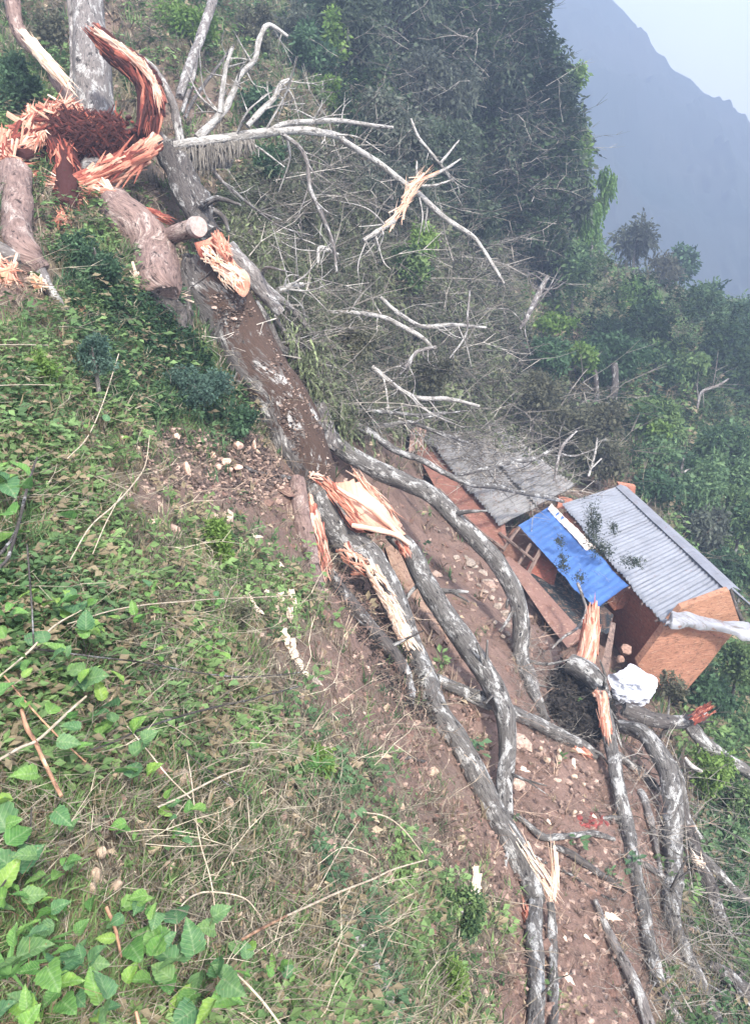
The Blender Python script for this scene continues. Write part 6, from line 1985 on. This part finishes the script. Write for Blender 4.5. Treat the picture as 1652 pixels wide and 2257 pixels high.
# ------------------------------------------------------------------ broad-leaved plants near the viewer
def leaf_mesh(seed, tooth=.05, wid=.42):
    """heart-shaped toothed leaf in the XY plane, base at 0, tip at +Y; folded along the midrib"""
    r = np.random.default_rng(seed)
    ys_ = np.linspace(0, 1, 12)
    prof = wid * np.sin(np.pi * np.clip(ys_, 0, 1) ** .62) ** .85 * (1 - ys_ * .12)
    V, FC = [], []
    for i, y in enumerate(ys_):
        w = prof[i] * (1 + (tooth * 2.2 if i % 2 else -tooth))
        if i in (0, 11):
            w = 0.012
        for u in (-1, -.5, 0, .5, 1):
            x = u * w
            yy = y - (.10 * (abs(u) ** 2) * (1 - y) if y < .5 else 0) * 1.2
            z = .16 * abs(x) / wid + .04 * math.sin(y * 9 + u * 3 + seed) - .32 * y ** 2 * (0.6 + .5 * (seed % 3) / 2)
            V.append((x, yy, z))
            FC.append((x, yy, seed * .1))
    idx = np.arange(60).reshape(12, 5)
    F = np.stack([idx[:-1, :-1], idx[:-1, 1:], idx[1:, 1:], idx[1:, :-1]], -1).reshape(-1, 4)
    return np.array(V), F, np.array(FC)


LM = []
for k in range(5):
    v, f, fc = leaf_mesh(k, .05, (.42, .36, .46, .30, .40)[k])
    g = [(.085, .20, .06), (.11, .24, .065), (.075, .17, .085), (.13, .25, .07), (.09, .19, .09)][k]
    LM.append(mesh('broad_leaf', [(v, f, g, fc)], M['bigleaf'], True))
STEMM = mesh('leaf_stem', tube([(0, 0, -.5), (.03, .02, -.2), (0, 0, 0)], [.018, .014, .010], 5, .05, 2), M['cane'], True)
PLANTS = [  # x, y, leaf length px, number of leaves
    (20, 1765, 120, 3, 'at the left edge above the lower corner'), (45, 1870, 95, 4, 'under the largest left-edge leaf'), (85, 2010, 100, 3, 'beside the dark lower left stem'), (60, 1965, 80, 3, 'above the grassy clump in the lower left'),
    (350, 2080, 120, 2, 'at the bottom, left of the pair of hanging leaves'), (428, 2095, 110, 3, 'with the hanging pointed leaf at the bottom'), (290, 1710, 95, 3, 'in the middle of the lower left, pair of pale leaves'), (120, 1320, 80, 4, 'by the left straw, upper of the leafy patch'),
    (170, 1350, 80, 3, 'right of the leafy patch by the straw'), (45, 1350, 70, 3, 'at the left edge by the straw'), (195, 1400, 60, 2, 'below the leafy patch'), (225, 1540, 90, 4, 'above the crossing of the dark canes'), (180, 1500, 70, 3, 'left of the crossing of the dark canes'),
    (250, 1590, 80, 3, 'under the crossing of the dark canes'), (130, 1635, 70, 3, 'right of the broken brown stick'), (40, 1555, 60, 2, 'left of the broken brown stick'), (30, 1130, 110, 4, 'at the left edge beside the thick stalk'), (15, 1060, 90, 3, 'at the left edge above the thick stalk'),
    (300, 1370, 50, 3, 'below the long straw'), (350, 1440, 44, 2, 'above the long dark cane'), (470, 1420, 40, 3, 'on the mid slope by the dark cane'), (415, 1790, 60, 3, 'by the pale upright straw'), (385, 1835, 40, 3, 'left of the pale upright straw'), (275, 1815, 50, 3, 'right of the tall dry clods'),
    (150, 1900, 60, 4, 'in the middle of the lower left'), (240, 2030, 60, 3, 'beside the dry brown leaf stalk'), (180, 2110, 80, 4, 'right of the grassy clump'), (300, 2010, 60, 3, 'above the large bottom leaves'), (330, 2160, 110, 4, 'blurred pale, at the bottom'), (430, 2190, 120, 4, 'low at the bottom under the hanging leaf'),
    (500, 2170, 80, 3, 'at the bottom by the slanting cane'), (40, 2110, 110, 5, 'in the bottom left corner, upper'), (60, 2220, 120, 5, 'in the bottom left corner, lower'), (220, 2210, 90, 4, 'at the bottom edge left of centre'), (340, 1300, 34, 3, 'above the long straw'), (490, 1490, 40, 3, 'under the dark cane on the right'),
    (560, 1640, 34, 3, 'among the small clods'), (560, 2090, 50, 4, 'right of the hanging leaf'), (620, 2130, 44, 3, 'at the bottom right of the leafy zone'), (190, 930, 30, 4, 'by the upper left clods'), (240, 960, 30, 3, 'above the bent twig'), (480, 1330, 30, 3, 'near the white chips'), (120, 1450, 60, 3, 'by the start of the dark cane'),
    (10, 1440, 80, 3, 'at the left edge under the straw'), (120, 2170, 90, 4, 'between the two corner plants'), (10, 1980, 90, 3, 'at the left edge above the corner'),
]
for i, (x, y, L, n, where) in enumerate(PLANTS):
    r = np.random.default_rng(500 + i)
    g = gd1(x, y)
    d = g * .90
    base = at(x, y + L * .3, min(g, gd1(x, y + L * .3)))
    pl0 = thing('broad_leaved_plant', base, 'green toothed-leaf plant ' + where, 'plant', 'broad-leaved plants near the viewer')
    for j in range(n + 3):
        o = bpy.data.objects.new('leaf', LM[int(r.integers(5))])
        C.objects.link(o)
        o.parent = pl0
        s = L * d / FOC * r.uniform(.34, .72)
        ox, oy = (0, 0) if j == 0 else (r.normal() * L * .55, r.normal() * L * .45)
        p = at(x + ox, y + oy, d * r.uniform(.96, 1.0))
        p[2] = max(p[2], float(gh(p[0], p[1])) + s * .15)
        o.location = Vector(p) - pl0.location
        az = r.uniform(0, 6.28)
        o.rotation_euler = (math.radians(r.uniform(5, 50)) * math.cos(az) + .45, math.radians(r.uniform(-40, 40)), r.uniform(0, 6.28))
        o.scale = (s, s, s)
        tb = tube([np.array(base), (np.array(base) + p) / 2 + np.array([0, 0, s * .1]), p], [s * .014, s * .012, s * .010], 4, 0, j, step=6)
        build('leaf_stem', tb, M['cane'], pl0)
# grassy fan of narrow leaves, bottom left
for (x, y, L, lab) in [(95, 2090, 90, 'spray of narrow bright green blades in the lower left'), (20, 2150, 100, 'spray of narrow blades at the bottom left edge'), (700, 1690, 60, 'tuft of bright narrow blades on the lower slope')]:
    d = gd1(x, y) * .93
    rt = thing('grass_clump', at(x, y + 20, d / .93), lab, 'grass clump')
    r = np.random.default_rng(x)
    for j in range(24):
        a = r.uniform(0, 6.28)
        t = V3(math.cos(a), math.sin(a) * .8, r.uniform(.3, 1.2))
        s = L * d / FOC
        b_ = blade(at(x, y, d), t, s * r.uniform(.5, 1), s * .10, r.uniform(.1, .4), r)
        build('blade', [(b_[0], b_[1], lerp((.06, .15, .045), (.13, .26, .08), r.random()))], M['leaf'], rt)
